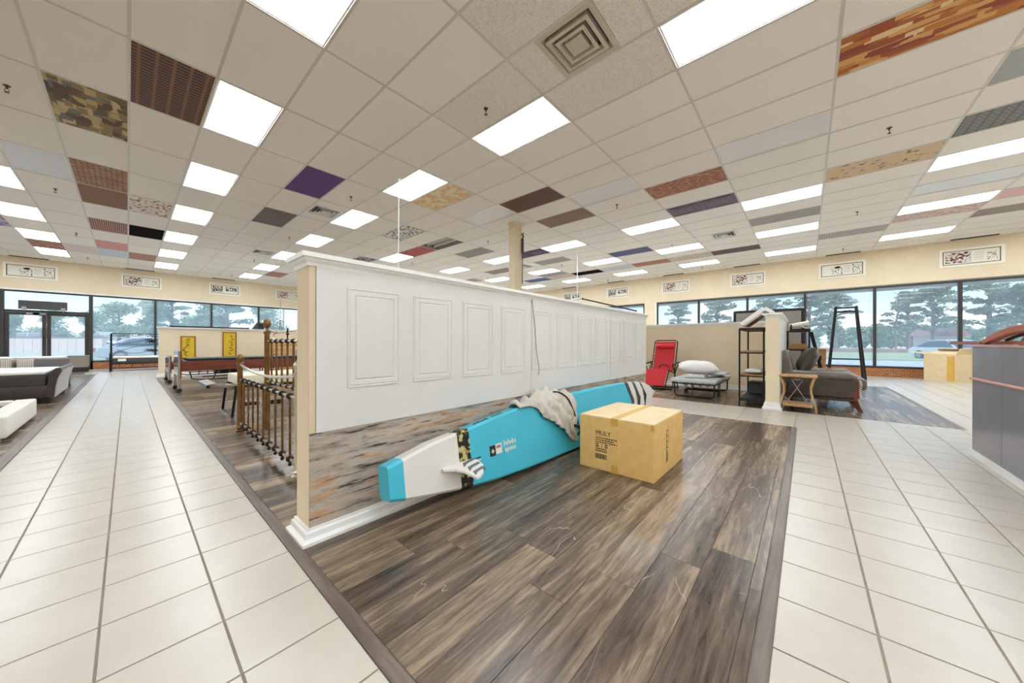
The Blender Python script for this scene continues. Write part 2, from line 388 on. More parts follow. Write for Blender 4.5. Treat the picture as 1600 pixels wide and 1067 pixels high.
for k, (a, b, c_, d) in enumerate(planks):
    if k in single:
        key = (round(b-a, 3), round(d-c_, 3))
        if key not in pmesh:
            bm = BM(); hx, hy = key[0]/2, key[1]/2; capring(bm, [(0, -.003), (0, -.0006), (-.0008, 0)], -hx, hx, -hy, hy)
            m_ = bpy.data.meshes.new('floor_plank'); bmesh.ops.recalc_face_normals(bm, faces=bm.faces[:]); bm.to_mesh(m_); bm.free(); m_.materials.append(MATS['plank']); pmesh[key] = m_
        inst('floor_plank', pmesh[key], ((a+b)/2, (c_+d)/2, .001), floor)
    else:
        n = len(V); V += [(a, c_, .001), (b, c_, .001), (b, d, .001), (a, d, .001)]; Fc.append((n, n+1, n+2, n+3)); rv.append(random.random())
me.from_pydata(V, [], Fc); at = me.attributes.new('rnd', 'FLOAT', 'FACE'); at.data.foreach_set('value', rv); me.materials.append(MATS['plank_stuff'])
o = bpy.data.objects.new('floor_plank_field', me); C.objects.link(o); o.parent = floor; o['kind'] = 'stuff'
# edge strips of the planked areas
for (a, b, c_, d, m_) in ((EDL, EDL+.047, EDR, 13.45, 'plank_edge'), (EDL, 5.075, EDR, EDR+.044, 'plank_edge_x'), (6.19, 11.12, -1.355, -1.311, 'plank_edge_x'), (-.706, -.632, -2, 16.2, 'plank_edge')):
    bm = BM(); capring(bm, [(0, -.003), (0, .001), (-.006, .0035)], a, b, c_, d); obj('edge_strip', bm, m_, floor)

# ---- ceiling: slab, grid, boards
ceiling = struct('ceiling', box(XN-.3, XR+.3, YN-.3, YL+.3, ZC+.12, ZC+.3), 'ceiling_board')
LIGHTS = set()
for i in (-13, -9, -5, -1, 3, 7, 11, 15, 19):
    for j in (-9, -7, -5, -3, -1, 1, 3, 5, 7, 9, 11): LIGHTS.add((i, j))
UNLIT = {(7, -3), (7, -1), (6, 1), (-4, 4), (13, -5)}
LIGHTS -= UNLIT; LIGHTS -= {(7, 1), (7, 3), (7, -5), (7, 7), (7, 9), (7, 11)}
LIGHTS -= {(-5, 1), (-5, 3), (-5, -1), (-5,-3)}
VENTS = {(2, -2): 'big', (2, 3): 'r', (2, 7): 'r', (14, -2): 'r', (13, 3): 'r'}
OPENFIX = (7, 3)
pattern('p_gold', 'blocks', [(92, 70, 20), (150, 120, 60), (190, 165, 105), (120, 90, 30), (110, 108, 100), (205, 180, 120), (90, 55, 15)], (12, 7))
pattern('p_ethnic', 'bricks', [(74, 40, 24), (40, 36, 50), (136, 92, 64)], (4.1, 4.6), thr=.055)
pattern('p_orange_brick', 'bricks', [(186, 98, 40), (176, 156, 112), (92, 54, 30)], (4.2, 4), thr=.035)
pattern('p_brown', 'stripes', [(120, 76, 28), (142, 94, 40)], (26, 1.5), thr=2)
pattern('p_brown_speck', 'specks', [(232, 222, 210), (190, 140, 112), (150, 96, 72)], (15, 9), thr=.54)
pattern('p_tiger', 'stripes', [(40, 18, 12), (206, 136, 104)], (9.5, .9), thr=1.0)
mat('p_black', (26, 14, 14), .9, spec=.05); mat('p_rose', (216, 148, 142), .6, var=8, vscale=30); mat('p_palerose', (226, 206, 204), .6, var=5)
pattern('p_paleblue', 'specks', [(214, 222, 228), (192, 206, 216)], (28, 14), thr=.5)
pattern('p_redbrown', 'specks', [(176, 104, 84), (206, 150, 130), (140, 80, 60)], (20, 12), thr=.48)
pattern('p_purple', 'stripes', [(74, 34, 110), (92, 46, 130)], (18, 1.2), thr=1.5)
pattern('p_lilac', 'specks', [(190, 178, 204), (120, 90, 130)], (9, 6), thr=.52)
mat('p_dkbrown', (112, 92, 84), .6, var=6, vscale=60)
pattern('p_floral', 'specks', [(240, 226, 196), (240, 206, 140), (232, 180, 96), (236, 196, 160)], (7, 6), thr=.47)
pattern('p_dots', 'specks', [(236, 232, 226), (60, 56, 54)], (19, 10), thr=.53)
pattern('p_red', 'specks', [(178, 42, 36), (120, 24, 22), (206, 96, 80)], (14, 12), thr=.5)
pattern('p_blackgrid', 'bricks', [(64, 60, 60), (90, 88, 86), (176, 172, 168)], (6, 5), thr=.06)
pattern('p_ornate', 'specks', [(64, 30, 40), (210, 196, 196)], (10, 8), thr=.53)
pattern('p_darkwood', 'stripes', [(70, 34, 14), (136, 80, 42), (84, 44, 20)], (5, .4), thr=3)
mat('p_bronze', (128, 90, 40), .45, var=9, vscale=90)
pattern('p_giraffe', 'cells', [(160, 92, 58), (196, 146, 112)], (11, 7), thr=.05)
mat('p_plum', (112, 88, 104), .5); mat('p_plumdark', (96, 52, 92), .5); mat('p_grey', (166, 160, 154), .6, var=4)
mat('p_navy', (72, 68, 118), .5, var=5); mat('p_terracotta', (176, 116, 92), .6, var=8, vscale=20)
pattern('p_map', 'specks', [(222, 206, 190), (188, 158, 138)], (17, 12), thr=.54)
pattern('p_maroon', 'specks', [(82, 46, 46), (120, 84, 80)], (26, 20), thr=.58)
pattern('p_swirl', 'blocks', [(196, 122, 40), (222, 170, 96), (164, 78, 34), (206, 140, 60), (236, 206, 150), (178, 100, 40), (150, 62, 30)], (15, 4))
pattern('p_sand', 'specks', [(222, 192, 152), (110, 78, 54)], (17, 9), thr=.61)
pattern('p_plaid', 'plaid', [(104, 104, 104), (158, 156, 150), (84, 92, 100)], (4, 3.2))
mat('p_mirror', (170, 172, 170), .25, metal=.3)
pattern('p_bars', 'stripes', [(128, 124, 120), (214, 208, 202)], (9, 9), thr=.3, rot=PI/2)
pattern('p_pinkspeck', 'specks', [(226, 208, 200), (200, 160, 150)], (16, 11), thr=.5)
mat('p_pink', (232, 190, 184), .6, var=10, vscale=12); mat('p_greybrown', (160, 142, 132), .6)
mat('p_blue', (62, 84, 150), .5, var=5); mat('p_ltblue', (206, 212, 222), .5)
SPECIAL = {(-3, 2): ('p_gold', 'gold and olive block print panel'), (-2, 1): ('p_ethnic', 'dark brown tribal stripe panel'), (-3, 4): ('p_orange_brick', 'orange and brown patchwork panel'),
 (-3, 5): ('p_brown', 'plain brown wood panel'), (-2, 5): ('p_brown_speck', 'white panel with brown specks'), (-3, 7): ('p_tiger', 'brown and black striped panel'), (-2, 7): ('p_black', 'black panel'),
 (-3, 9): ('p_rose', 'rose pink panel'), (-3, 10): ('p_paleblue', 'pale blue panel'), (-4, 10): ('p_palerose', 'pale pink panel'), (-2, 10): ('p_redbrown', 'red brown mottled panel'), (-5, 10): ('p_redbrown', 'red brown panel'), (-6, 8): ('p_lilac', 'lilac patterned panel'),
 (1, 2): ('p_purple', 'deep purple panel'), (1, 4): ('p_dkbrown', 'dark brown panel'), (4, 1): ('p_floral', 'yellow floral panel'), (5, 3): ('p_dots', 'white panel with black marks'), (7, 4): ('p_red', 'red patterned panel'), (9, 3): ('p_blackgrid', 'black and white lattice panel'), (6, 6): ('p_ornate', 'dark ornate panel'),
 (6, 0): ('p_darkwood', 'dark striped wood panel'), (8, 0): ('p_bronze', 'bronze panel'), (8, -2): ('p_giraffe', 'giraffe spotted panel'), (10, -2): ('p_plum', 'plum raised panel'), (13, -3): ('p_grey', 'grey panel'), (14, 0): ('p_navy', 'navy panel'), (17, 0): ('p_terracotta', 'terracotta panel'), (17, -1): ('p_map', 'beige speckled panel'), (17, -2): ('p_maroon', 'dark maroon panel'),
 (5, -4): ('p_swirl', 'orange and brown camouflage panel'), (10, -4): ('p_sand', 'sand panel with dark flecks'), (9, -5): ('p_plaid', 'grey plaid panel'), (7, -5): ('p_mirror', 'silver panel'), (17, -4): ('p_bars', 'grey barcode striped panel'), (16, -5): ('p_pinkspeck', 'pink speckled panel'), (15, -6): ('p_pink', 'pink panel'), (17, -6): ('p_greybrown', 'grey brown panel'),
 (11, 2): ('p_plumdark', 'dark plum raised panel'), (13, 2): ('p_grey', 'grey panel'), (17, 2): ('p_black', 'black panel'), (17, 4): ('p_blue', 'blue panel'), (16, 3): ('p_grey', 'grey panel'), (17, 3): ('p_map', 'beige speckled panel'), (17, 1): ('p_ltblue', 'light blue panel'), (13, 4): ('p_greybrown', 'grey brown panel'), (14, 6): ('p_grey', 'grey panel'), (4, 10): ('p_redbrown', 'red brown panel')}
BZ = ZC+.004
def cellrect(i, j): return (GX+i*GA, GX+(i+1)*GA, GY+j*GB, GY+(j+1)*GB)
cells = [(i, j) for i in range(-16, 22) for j in range(-10, 13)]
plain = [c for c in cells if c not in LIGHTS and c not in UNLIT and c not in SPECIAL and c not in VENTS and c != OPENFIX]
def csize(c):
    r = cellrect(*c); return screen_size(*r, ZC)
order = sorted(plain, key=csize)[::-1]; single = set(c for c in order[:298] if csize(c) > 0)
fiss = {(2, -1), (3, -2), (1, -2), (2, -3), (3, -1)}
bme = {}
for nm, m_ in (('a', 'ceiling_board'), ('b', 'ceiling_board_fissured')):
    bm = box(-GA/2+.003, GA/2-.003, -GB/2+.003, GB/2-.003, 0, .012); me = bpy.data.meshes.new('ceiling_tile'); bmesh.ops.recalc_face_normals(bm, faces=bm.faces[:]); bm.to_mesh(me); bm.free(); me.materials.append(MATS[m_]); bme[nm] = me
stuff = BM()
def ccen(c): return (GX+(c[0]+.5)*GA, GY+(c[1]+.5)*GB)
for c in plain:
    x, y = ccen(c)
    if c in single: inst('ceiling_tile', bme['b' if c in fiss else 'a'], (x, y, BZ), ceiling)
    else: r = cellrect(*c); bx(stuff, r[0]+.003, r[1]-.003, r[2]+.003, r[3]-.003, BZ, BZ+.012)
o = obj('ceiling_tile_field', stuff, 'ceiling_board', ceiling); o['kind'] = 'stuff'
for c, (m_, lb) in SPECIAL.items():
    x, y = ccen(c); bm = box(-GA/2+.003, GA/2-.003, -GB/2+.003, GB/2-.003, 0, .012)
    p = obj('decorative_panel', bm, m_, ceiling, loc=(x, y, BZ), label=lb)
    if c in ((10, -2), (11, 2)):
        for s in (-1, 1):
            bm = BM(); capring(bm, [(.03, 0), (.03, -.012), (.0, -.012), (-.012, -.003), (-.04, -.003), (-.06, -.012)], -.2, .2, s*.29-.22, s*.29+.22)
            obj('raised_moulding', bm, m_, p)
for k in range(-16, 23):
    x = GX+k*GA; obj('grid_runner', box(x-.012, x+.012, YN, YL, ZC, ZC+.006), 'grid_steel', ceiling)
for k in range(-10, 14):
    y = GY+k*GB; obj('cross_tee', box(XN, XR, y-.012, y+.012, ZC+.0005, ZC+.0055), 'grid_steel', ceiling)

# ---- ceiling lights, each a thing of its own
bm = BM(); ring(bm, [(0, .004), (-.016, .004), (-.016, .014), (0, .014)], -GA/2+.013, GA/2-.013, -GB/2+.013, GB/2-.013); fme = bpy.data.meshes.new('light_frame'); bmesh.ops.recalc_face_normals(bm, faces=bm.faces[:]); bm.to_mesh(fme); bm.free(); fme.materials.append(MATS['troffer_white'])
bm = box(-GA/2+.02, GA/2-.02, -GB/2+.02, GB/2-.02, .009, .013); lme = bpy.data.meshes.new('lens'); bmesh.ops.recalc_face_normals(bm, faces=bm.faces[:]); bm.to_mesh(lme); bm.free(); lme.materials.append(MATS['lens'])
ume = lme.copy(); ume.materials.clear(); ume.materials.append(MATS['lens_unlit'])
cols = sorted({c[0] for c in LIGHTS if inview((*ccen(c), ZC))})
def light(c, me, label, group):
    x, y = ccen(c); t = thing('ceiling_light', label, 'light', (x, y, ZC), group=group)
    inst('frame', fme, (0, 0, 0), t); inst('lens', me, (0, 0, 0), t)
for i in sorted({c[0] for c in LIGHTS}):
    cs = [c for c in LIGHTS if c[0] == i]
    vis = sorted([c for c in cs if inview((*ccen(c), ZC), 60)], key=lambda c: proj((*ccen(c), ZC))[2])
    for c in cs:
        if c in vis and i in cols: lb = 'lit fluorescent ceiling light, %s from the front in %s light row from left' % (ORD[vis.index(c)], ORD[cols.index(i)])
        else: lb = 'lit fluorescent ceiling light in the part of the shop behind the viewer'
        light(c, lme, lb, 'fluorescent ceiling lights')
for c, lb in {(7, -3): 'unlit pale white ceiling light, the large one near upper right', (7, -1): 'unlit white ceiling light beside dark wood panels, above the long partition', (6, 1): 'unlit white ceiling light just left of the beige column top', (-4, 4): 'unlit white ceiling light reflecting the sky at far left', (13, -5): 'unlit white ceiling light at far right above lit strips'}.items():
    light(c, ume, lb, 'unlit ceiling lights')
x, y = ccen(OPENFIX); t = thing('open_ceiling_light', 'ceiling light with its lens removed, showing grey reflector and two tubes', 'light', (x, y, ZC))
bm = BM(); ring(bm, [(0, 0), (0, .1)], -GA/2+.013, GA/2-.013, -GB/2+.013, GB/2-.013); bx(bm, -GA/2+.013, GA/2-.013, -GB/2+.013, GB/2-.013, .1, .105); obj('housing', bm, 'p_grey', t)
for s in (-.12, .12):
    bm = BM(); tube(bm, [(s, -.56, .05), (s, .56, .05)], .016); obj('tube', bm, 'troffer_white', t)
    for q in (-.57, .57): obj('socket', box(s-.02, s+.02, q-.02, q+.02, .03, .1), 'black_plastic', t)

# ---- air vents
def vent(c, kind, lb):
    x, y = ccen(c); t = thing('air_vent', lb, 'vent', (x, y, ZC)); S = GA/2-.012
    for s in (-1, 1):
        y0, y1 = (GB/4-.010, GB/2-.003) if s > 0 else (-GB/2+.003, -GB/4+.010)
        obj('ceiling_tile', box(-GA/2+.003, GA/2-.003, y0, y1, .004, .016), 'ceiling_board_fissured' if kind == 'big' else 'ceiling_board', t)
    bm = BM(); ring(bm, [(0, .004), (0, .0), (-.05, .001), (-.075, .06)], -S, S, -S, S); obj('outer_frame', bm, 'vent_cream' if kind == 'big' else 'troffer_white', t)
    obj('duct', box(-S+.02, S-.02, -S+.02, S-.02, .11 if kind == 'big' else .028, .12), 'dark_grey' if kind == 'big' else 'black_plastic', t)
    if kind == 'r':
        for q in (.235, .17, .105):
            bm = BM(); ring(bm, [(0, -.012), (-.022, .018), (-.026, .018), (-.004, -.014), (0, -.012)], -q, q, -q, q); obj('cone', bm, 'troffer_white', t)
        obj('cone', box(-.05, .05, -.05, .05, -.006, .01), 'troffer_white', t); return
    for q in (.215, .15, .085):
        bm = BM(); ring(bm, [(0, -.014+.02*(q < .1)), (-.032, -.016+.02*(q < .1)), (-.045, .03), (-.02, .07), (0, -.014+.02*(q < .1))], -q, q, -q, q) if q > .1 else capring(bm, [(0, .03), (0, -.012), (-.01, -.016)], -q, q, -q, q)
        obj('cone', bm, 'vent_cream' if kind == 'big' else 'troffer_white', t)
mat('vent_cream', (206, 196, 176), .5, var=3)
for c, lb in {(2, -2): 'large cream square ceiling air diffuser with stepped cones, top centre', (2, 3): 'square ceiling vent left of the hanging white rod', (2, 7): 'small square ceiling vent left of the partition top', (14, -2): 'small square ceiling vent among lit panels at right', (13, 3): 'tiny square ceiling vent just right of the column'}.items(): vent(c, VENTS[c], lb)

# ---- sprinkler heads
mat('brass_dull', (98, 82, 58), .4, metal=.8)
def sprinkler_mesh():
    bm = BM(); lathe(bm, [(.028, 0), (.028, -.004), (.012, -.008), (.010, -.03), (.007, -.03)], n=10); tube(bm, [(0, 0, -.03), (.016, 0, -.045), (.005, 0, -.07)], .003, 5); tube(bm, [(0, 0, -.03), (-.016, 0, -.045), (-.005, 0, -.07)], .003, 5); lathe(bm, [(.018, -.07), (.018, -.074), (.003, -.078)], n=10)
    return bm
sp = []
for i in (-4, 2, 8, 14, 20):
    for j in (-4, -1, 2, 5, 8, 11):
        p = (GX+(i+.57)*GA, GY+(j+.53+.02*max(0, j-3))*GB, ZC+.004)
        if p[0] < XR-.1 and p[1] < YL-.1 and inview(p): sp.append((i, p))
src = None
for i in (-4, 2, 8, 14, 20):
    row = sorted([p for q, p in sp if q == i], key=lambda p: proj(p)[2])
    for k, p in enumerate(row):
        lb = 'small brass ceiling sprinkler head, %s from the front in %s sprinkler row from left' % (ORD[k], ORD[(-4, 2, 8, 14, 20).index(i)])
        if src is None: src = obj('sprinkler_head', sprinkler_mesh(), 'brass_dull', loc=p, smooth=True); o = src
        else: o = src.copy(); C.objects.link(o); o.location = p
        tag(o, lb, 'sprinkler', 'ceiling sprinkler heads')

# ---- slot diffusers along the two window walls
k = 0
for j in (-6, -4, -2, 0, 2, 4):
    y = GY+(j+.5)*GB; o = obj('slot_diffuser', sbox(-.05, .05, -.38, .38, -.014, .002, .004, 1), 'black_plastic', loc=(XR-.16, y, ZC)); obj('slot', box(-.012, .012, -.36, .36, -.0165, -.0135), 'p_grey', o)
    tag(o, 'black ceiling slot vent along right window wall, %s from the right' % ORD[k], 'vent', 'slot vents'); k += 1
for k, i in enumerate((-6, -2, 2)):
    x = GX+(i+.5)*GA; o = obj('slot_diffuser', sbox(-.38, .38, -.05, .05, -.014, .002, .004, 1), 'black_plastic', loc=(x, YL-.16, ZC)); obj('slot', box(-.36, .36, -.012, .012, -.0165, -.0135), 'p_grey', o)
    tag(o, 'black ceiling slot vent along the door wall, %s from the left' % ORD[k], 'vent', 'slot vents')

# ------------------------------------------------------------------ walls and windows
ZH = 2.715
wl = struct('wall_left', box(XN, XR+.25, YL, YL+.25, ZH, ZC+.12), 'beige_paint')
wr = struct('wall_right', box(XR, XR+.25, YN, YL+.25, ZH-.02, ZC+.12), 'beige_paint')
struct('wall_back', box(XN, XR, YN-.25, YN, 0, ZC+.12), 'beige_paint')
struct('wall_near', box(XN-.25, XN, YN-.25, YL, 0, ZC+.12), 'beige_paint')
struct('trim_1', box(XN, XR-.02, YL-.03, YL+.02, ZH-.045, ZH), 'white_trim')
def brickmat(name):
    m, t, b = pbsdf(name); b.inputs['Roughness'].default_value = .85
    co = t.nodes.new('ShaderNodeNewGeometry'); sp_ = t.nodes.new('ShaderNodeSeparateXYZ'); t.links.new(co.outputs['Position'], sp_.inputs[0])
    ad = t.nodes.new('ShaderNodeMath'); ad.operation = 'ADD'; t.links.new(sp_.outputs[0], ad.inputs[0]); t.links.new(sp_.outputs[1], ad.inputs[1])
    cb = t.nodes.new('ShaderNodeCombineXYZ'); t.links.new(ad.outputs[0], cb.inputs[0]); t.links.new(sp_.outputs[2], cb.inputs[1])
    br = t.nodes.new('ShaderNodeTexBrick'); br.inputs['Scale'].default_value = 4.6; br.inputs['Color1'].default_value = lin(176, 112, 66); br.inputs['Color2'].default_value = lin(150, 88, 50); br.inputs['Mortar'].default_value = lin(190, 150, 116); br.inputs['Mortar Size'].default_value = .02; t.links.new(cb.outputs[0], br.inputs['Vector']); t.links.new(br.outputs[0], b.inputs['Base Color'])
brickmat('brick')
def window_run(n, axis, stops, z0=.31, z1=ZH-.045, side=0):
    """storefront glazing on one wall: head, sill, low brick kerb, mullions and panes"""
    W = YL if axis == 'X' else XR
    def B(a, b, d0, d1, lo, hi): return box(a, b, W+d0, W+d1, lo, hi) if axis == 'X' else box(W+d0, W+d1, a, b, lo, hi)
    a, b = min(stops), max(stops)
    o = struct('window_%d' % n, B(a, b, .03, .13, z1-.05, z1), 'dark_bronze')
    obj('sill', B(a, b, .0, .13, z0-.06, z0), 'dark_bronze', o)
    obj('brick_kerb', B(a, b, .0, .2, 0, z0-.06), 'brick', o)
    st = sorted(stops)
    for s in st: obj('mullion', B(s-.032, s+.032, .02, .14, z0, z1), 'dark_bronze', o)
    for p, q in zip(st, st[1:]): obj('pane', B(p+.032, q-.032, .075, .081, z0, z1-.05), 'window_glass', o)
    return o
DL, DC, DR = -2.66, -1.812, -.875
window_run(1, 'X', [-8.46, -6.7, -4.5, DL])
wd = window_run(2, 'X', [DR, .714, 2.376, 4.038, 5.727, 7.4, 9.06, 10.72, 12.4, 14.55])
obj('mullion', box(5.03, 5.06, YL+.05, YL+.1, .31, ZH-.045), 'p_grey', wd)
ys = [4.741-1.567*k for k in range(0, 9)]
window_run(3, 'Y', ys)
window_run(4, 'Y', [5.27, 6.84, 8.41, 9.98, 11.55, 13.1, 14.7, 16.3, 17.9, 19.2])
struct('wall_pier', box(XR-.02, XR+.25, 4.775, 5.24, 0, ZH-.02), 'beige_paint')
struct('trim_2', box(XR-.03, XR+.02, 4.74, 4.80, .3, ZH-.03), 'white_trim')
struct('wall_corner', box(XR-.05, XR+.25, 19.2, YL+.25, 0, ZH), 'beige_paint')
# transom and entrance doors
tr = struct('window_5', box(DL, DR, YL+.03, YL+.13, 1.965, 2.03), 'dark_bronze', label='dark transom bar over the entrance doors')
obj('head', box(DL, DR, YL+.03, YL+.13, ZH-.095, ZH-.045), 'dark_bronze', tr); obj('pane', box(DL+.03, DR-.03, YL+.075, YL+.081, 2.03, ZH-.095), 'window_glass', tr)
for q in (DL, DR): obj('jamb', box(q-.045, q+.045, YL+.0, YL+.14, 0, ZH-.045), 'dark_bronze', tr)
for n, (a, b, hs) in enumerate(((DL+.05, DC-.004, 1), (DC+.004, DR-.05, -1))):
    bm = BM(); y0, y1 = YL+.05, YL+.1
    bx(bm, a, a+.085, y0, y1, .02, 1.96); bx(bm, b-.085, b, y0, y1, .02, 1.96); bx(bm, a+.085, b-.085, y0, y1, .02, .26); bx(bm, a+.085, b-.085, y0, y1, 1.87, 1.96)
    d = struct('door_%d' % (n+1), bm, 'dark_bronze'); obj('pane', box(a+.085, b-.085, YL+.072, YL+.078, .26, 1.87), 'window_glass', d)
    hx = b-.06 if hs > 0 else a+.06
    bm = BM(); tube(bm, [(hx, YL+.05, .92), (hx, YL-.03, .95), (hx, YL-.03, 1.18), (hx, YL+.05, 1.21)], .014); obj('door_handle', bm, 'dark_bronze', d, smooth=True)
    obj('door_closer', box((hx-.45, hx-.2)[hs > 0], (hx-.2, hx+.05)[hs > 0], YL-.02, YL+.04, 1.89, 1.95), 'p_grey', d)
t = thing('sign_box', 'dark grey sign box seen from behind above the entrance doors', 'sign', (-1.857, YL-.1, 2.0))
obj('casing', sbox(-.478, .478, -.05, .06, .06, .335, .008), 'dark_grey', t)
for s in (-.37, .4):
    obj('bracket', box(s-.045, s+.045, -.07, -.052, .03, .13), 'p_grey', t); obj('bracket_arm', box(s-.015, s+.015, -.07, .14, .0, .03), 'p_grey', t)
# roof overhang outside
struct('roof_overhang_right', box(XR+.25, XR+2.0, YN-.25, YL+2, 2.73, 3.9), 'concrete')
struct('roof_overhang_left', box(XN-.25, XR+.25, YL+.25, YL+.6, 2.95, 3.9), 'concrete')
struct('roof', box(XN-.3, XR+2.0, YN-.3, YL+.6, 3.9, 4.2), 'concrete')

# ------------------------------------------------------------------ half walls
CROWN = [(0, -.062), (.010, -.060), (.014, -.046), (.026, -.034), (.030, -.024), (.040, -.022), (.040, 0)]
BASE = [(.040, 0), (.040, .016), (.022, .028), (.020, .054), (.010, .060), (.010, .070), (0, .072)]
def halfwall(name, x0, x1, y0, y1, zt, base=BASE, scale=1.0):
    o = struct(name, box(x0, x1, y0, y1, 0, zt-.02), 'beige_paint')
    bm = BM(); capring(bm, [(a, zt+b) for a, b in CROWN], x0, x1, y0, y1); obj('cap_moulding', bm, 'white_trim', o)
    bm = BM(); ring(bm, [(a, b*scale) for a, b in base], x0, x1, y0, y1); obj('baseboard', bm, 'white_trim', o)
    return o
PX0, PX1, PY = .575, 5.06, 1.80
wp = halfwall('wall_partition', PX0, PX1, PY, 1.975, 1.394)
def rustic(name):
    m, t, b = pbsdf(name); b.inputs['Roughness'].default_value = .6
    g_ = t.nodes.new('ShaderNodeNewGeometry'); mp_ = t.nodes.new('ShaderNodeMapping'); mp_.inputs['Scale'].default_value = (2.6, 1, 13); t.links.new(g_.outputs['Position'], mp_.inputs[0])
    a = t.nodes.new('ShaderNodeTexNoise'); a.inputs['Scale'].default_value = 1.3; a.inputs['Detail'].default_value = 7; a.inputs['Roughness'].default_value = .62; t.links.new(mp_.outputs[0], a.inputs['Vector'])
    c1 = ramp(t, a.outputs[0], [(.34, (132, 118, 106)), (.44, (172, 160, 148)), (.56, (190, 178, 166)), (.615, (196, 150, 106)), (.66, (172, 156, 142))])
    m2 = t.nodes.new('ShaderNodeMapping'); m2.inputs['Scale'].default_value = (1.5, 1, 16); m2.inputs['Location'].default_value = (4, 2, 7); t.links.new(g_.outputs['Position'], m2.inputs[0])
    d = t.nodes.new('ShaderNodeTexNoise'); d.inputs['Scale'].default_value = 2.6; d.inputs['Detail'].default_value = 8; d.inputs['Roughness'].default_value = .75; t.links.new(m2.outputs[0], d.inputs['Vector'])
    k = ramp(t, d.outputs[0], [(.535, (0, 0, 0)), (.63, (255, 255, 255))])
    mx_ = t.nodes.new('ShaderNodeMixRGB'); t.links.new(k, mx_.inputs[0]); t.links.new(c1, mx_.inputs[1]); mx_.inputs[2].default_value = lin(58, 52, 48); t.links.new(mx_.outputs[0], b.inputs['Base Color'])
rustic('rustic_laminate')
for k in range(2):      # two courses of weathered plank laminate
    z0, z1 = (.072, .292) if k == 0 else (.294, .525)
    obj('laminate_board', box(PX0+.0, PX1, PY-.004, PY+.002, z0, z1), 'rustic_laminate', wp, label='weathered grey and orange wood laminate')
for a, b in ((PX0+.028, 2.292), (2.296, 3.846), (3.850, PX1)):      # white moulded sheets above
    sh = obj('white_sheet', box(a, b, PY-.010, PY+.002, .524, 1.336), 'white_panel', wp)
Rx = Matrix.Rotation(PI/2, 4, 'X')
for k in range(11):
    x0 = .748+.3882*k
    bm = BM(); capring(bm, [(0, -.001), (-.0015, .005), (-.008, .005), (-.011, .001), (-.016, .0045), (-.036, .0045), (-.041, .0005), (-.047, .0055)], 0, .298, 0, .522)
    xf(bm, Matrix.Translation((x0, PY-.010, .728)) @ Rx); obj('raised_panel', bm, 'white_panel', wp)
mat('beige_shade', (216, 198, 168), .7)
obj('corner_bead', box(PX0-.004, PX0+.024, PY-.006, PY+.002, .525, 1.336), 'beige_shade', wp)
bm = BM(); tube(bm, [(2.30, PY-.016, 1.40), (2.30, PY-.016, 1.32), (2.34, PY-.018, 1.1), (2.36, PY-.017, .9), (2.40, PY-.018, .74), (2.39, PY-.017, .68)], .0022, 5)
obj('loose_cord', bm, 'dark_grey', wp, label='thin dark cord hanging down the panels')

wr2 = halfwall('wall_divider_right', 8.30, 8.42, .46, 7.0, 1.41, scale=1.5)
wr3 = halfwall('wall_divider_short', 6.212, 8.30, .302, .458, 1.41, scale=1.5)
obj('side_panel', box(6.225, 8.28, .292, .303, .075, 1.345), 'white_panel', wr3, label='white painted side panel')
wl2 = halfwall('wall_divider_left', .56, 4.95, 13.45, 13.58, 1.40, scale=1.5)
halfwall('wall_divider_left_return', 4.85, 4.97, 11.2, 13.45, 1.40)
t = thing('black_rail', 'long black rail lying on the cap of the left half wall', 'rail', (.8, 13.515, 1.40))
bm = BM(); bar(bm, (0, 0, .022), (1.76, 0, .022), .05, .04); obj('bar', bm, 'black_metal', t)
for q in (.06, 1.82): obj('end_cap', box(q-.08, q-.05, -.03, .03, 0, .048), 'black_plastic', t)
# column with a coiled strap
col = struct('column', box(5.82, 6.07, 5.02, 5.20, 0, ZC+.004), 'beige_paint', label='square beige column rising to the ceiling behind the partition')
obj('collar', box(5.80, 6.09, 5.0, 5.22, ZC-.03, ZC+.003), 'beige_paint', col)
obj('guard', box(5.81, 6.08, 5.01, 5.21, 0, 1.85), 'beige_shade', col)
t = thing('hanging_strap', 'black strap with brass clip hanging on the beige column', 'strap', (6.06, 4.985, 2.6))
bm = BM(); bx(bm, -.03, .03, -.012, .012, .45, .80); obj('strap', bm, 'black_plastic', t); bm = BM(); tube(bm, [(0, 0, .80), (.03, 0, .86), (-.03, 0, .90), (.03, 0, .93)], .018, 6); obj('clip', bm, 'brass_dull', t); bm = BM(); tube(bm, [(0, 0, .45), (.004, 0, .2), (-.01, 0, -.05), (0, 0, -.25)], .01, 6); obj('tail', bm, 'black_plastic', t)
# hanging rods
t = thing('hanging_rod', 'white rod hanging from the ceiling behind the partition near end', 'rod', (3.008, 5.183, 1.5))
bm = BM(); tube(bm, [(0, 0, 0), (0, 0, ZC-1.5)], .009, 8); obj('rod', bm, 'white_trim', t, smooth=True); bm = BM(); lathe(bm, [(.03, ZC-1.5), (.03, ZC-1.51), (.012, ZC-1.53)], n=10); obj('canopy', bm, 'white_trim', t); bm = BM(); lathe(bm, [(.0, -.02), (.016, 0), (.016, .03), (.009, .05)], n=8); obj('ferrule', bm, 'chrome', t)
t = thing('hanging_rail', 'white hanging wire carrying a black rail over the partition far end', 'rail', (9.073, 5.29, 2.3))
bm = BM(); tube(bm, [(0, 0, .04), (0, 0, ZC-2.3)], .010, 6); obj('wire', bm, 'white_trim', t); bm = BM(); tube(bm, [(.05, -.15, .02), (.93, -1.48, -.37)], .02, 8); obj('bar', bm, 'black_metal', t); bm = BM(); tube(bm, [(0, 0, .04), (-.1, .05, -.02), (.06, -.16, .02)], .008, 6); obj('hook', bm, 'chrome', t)
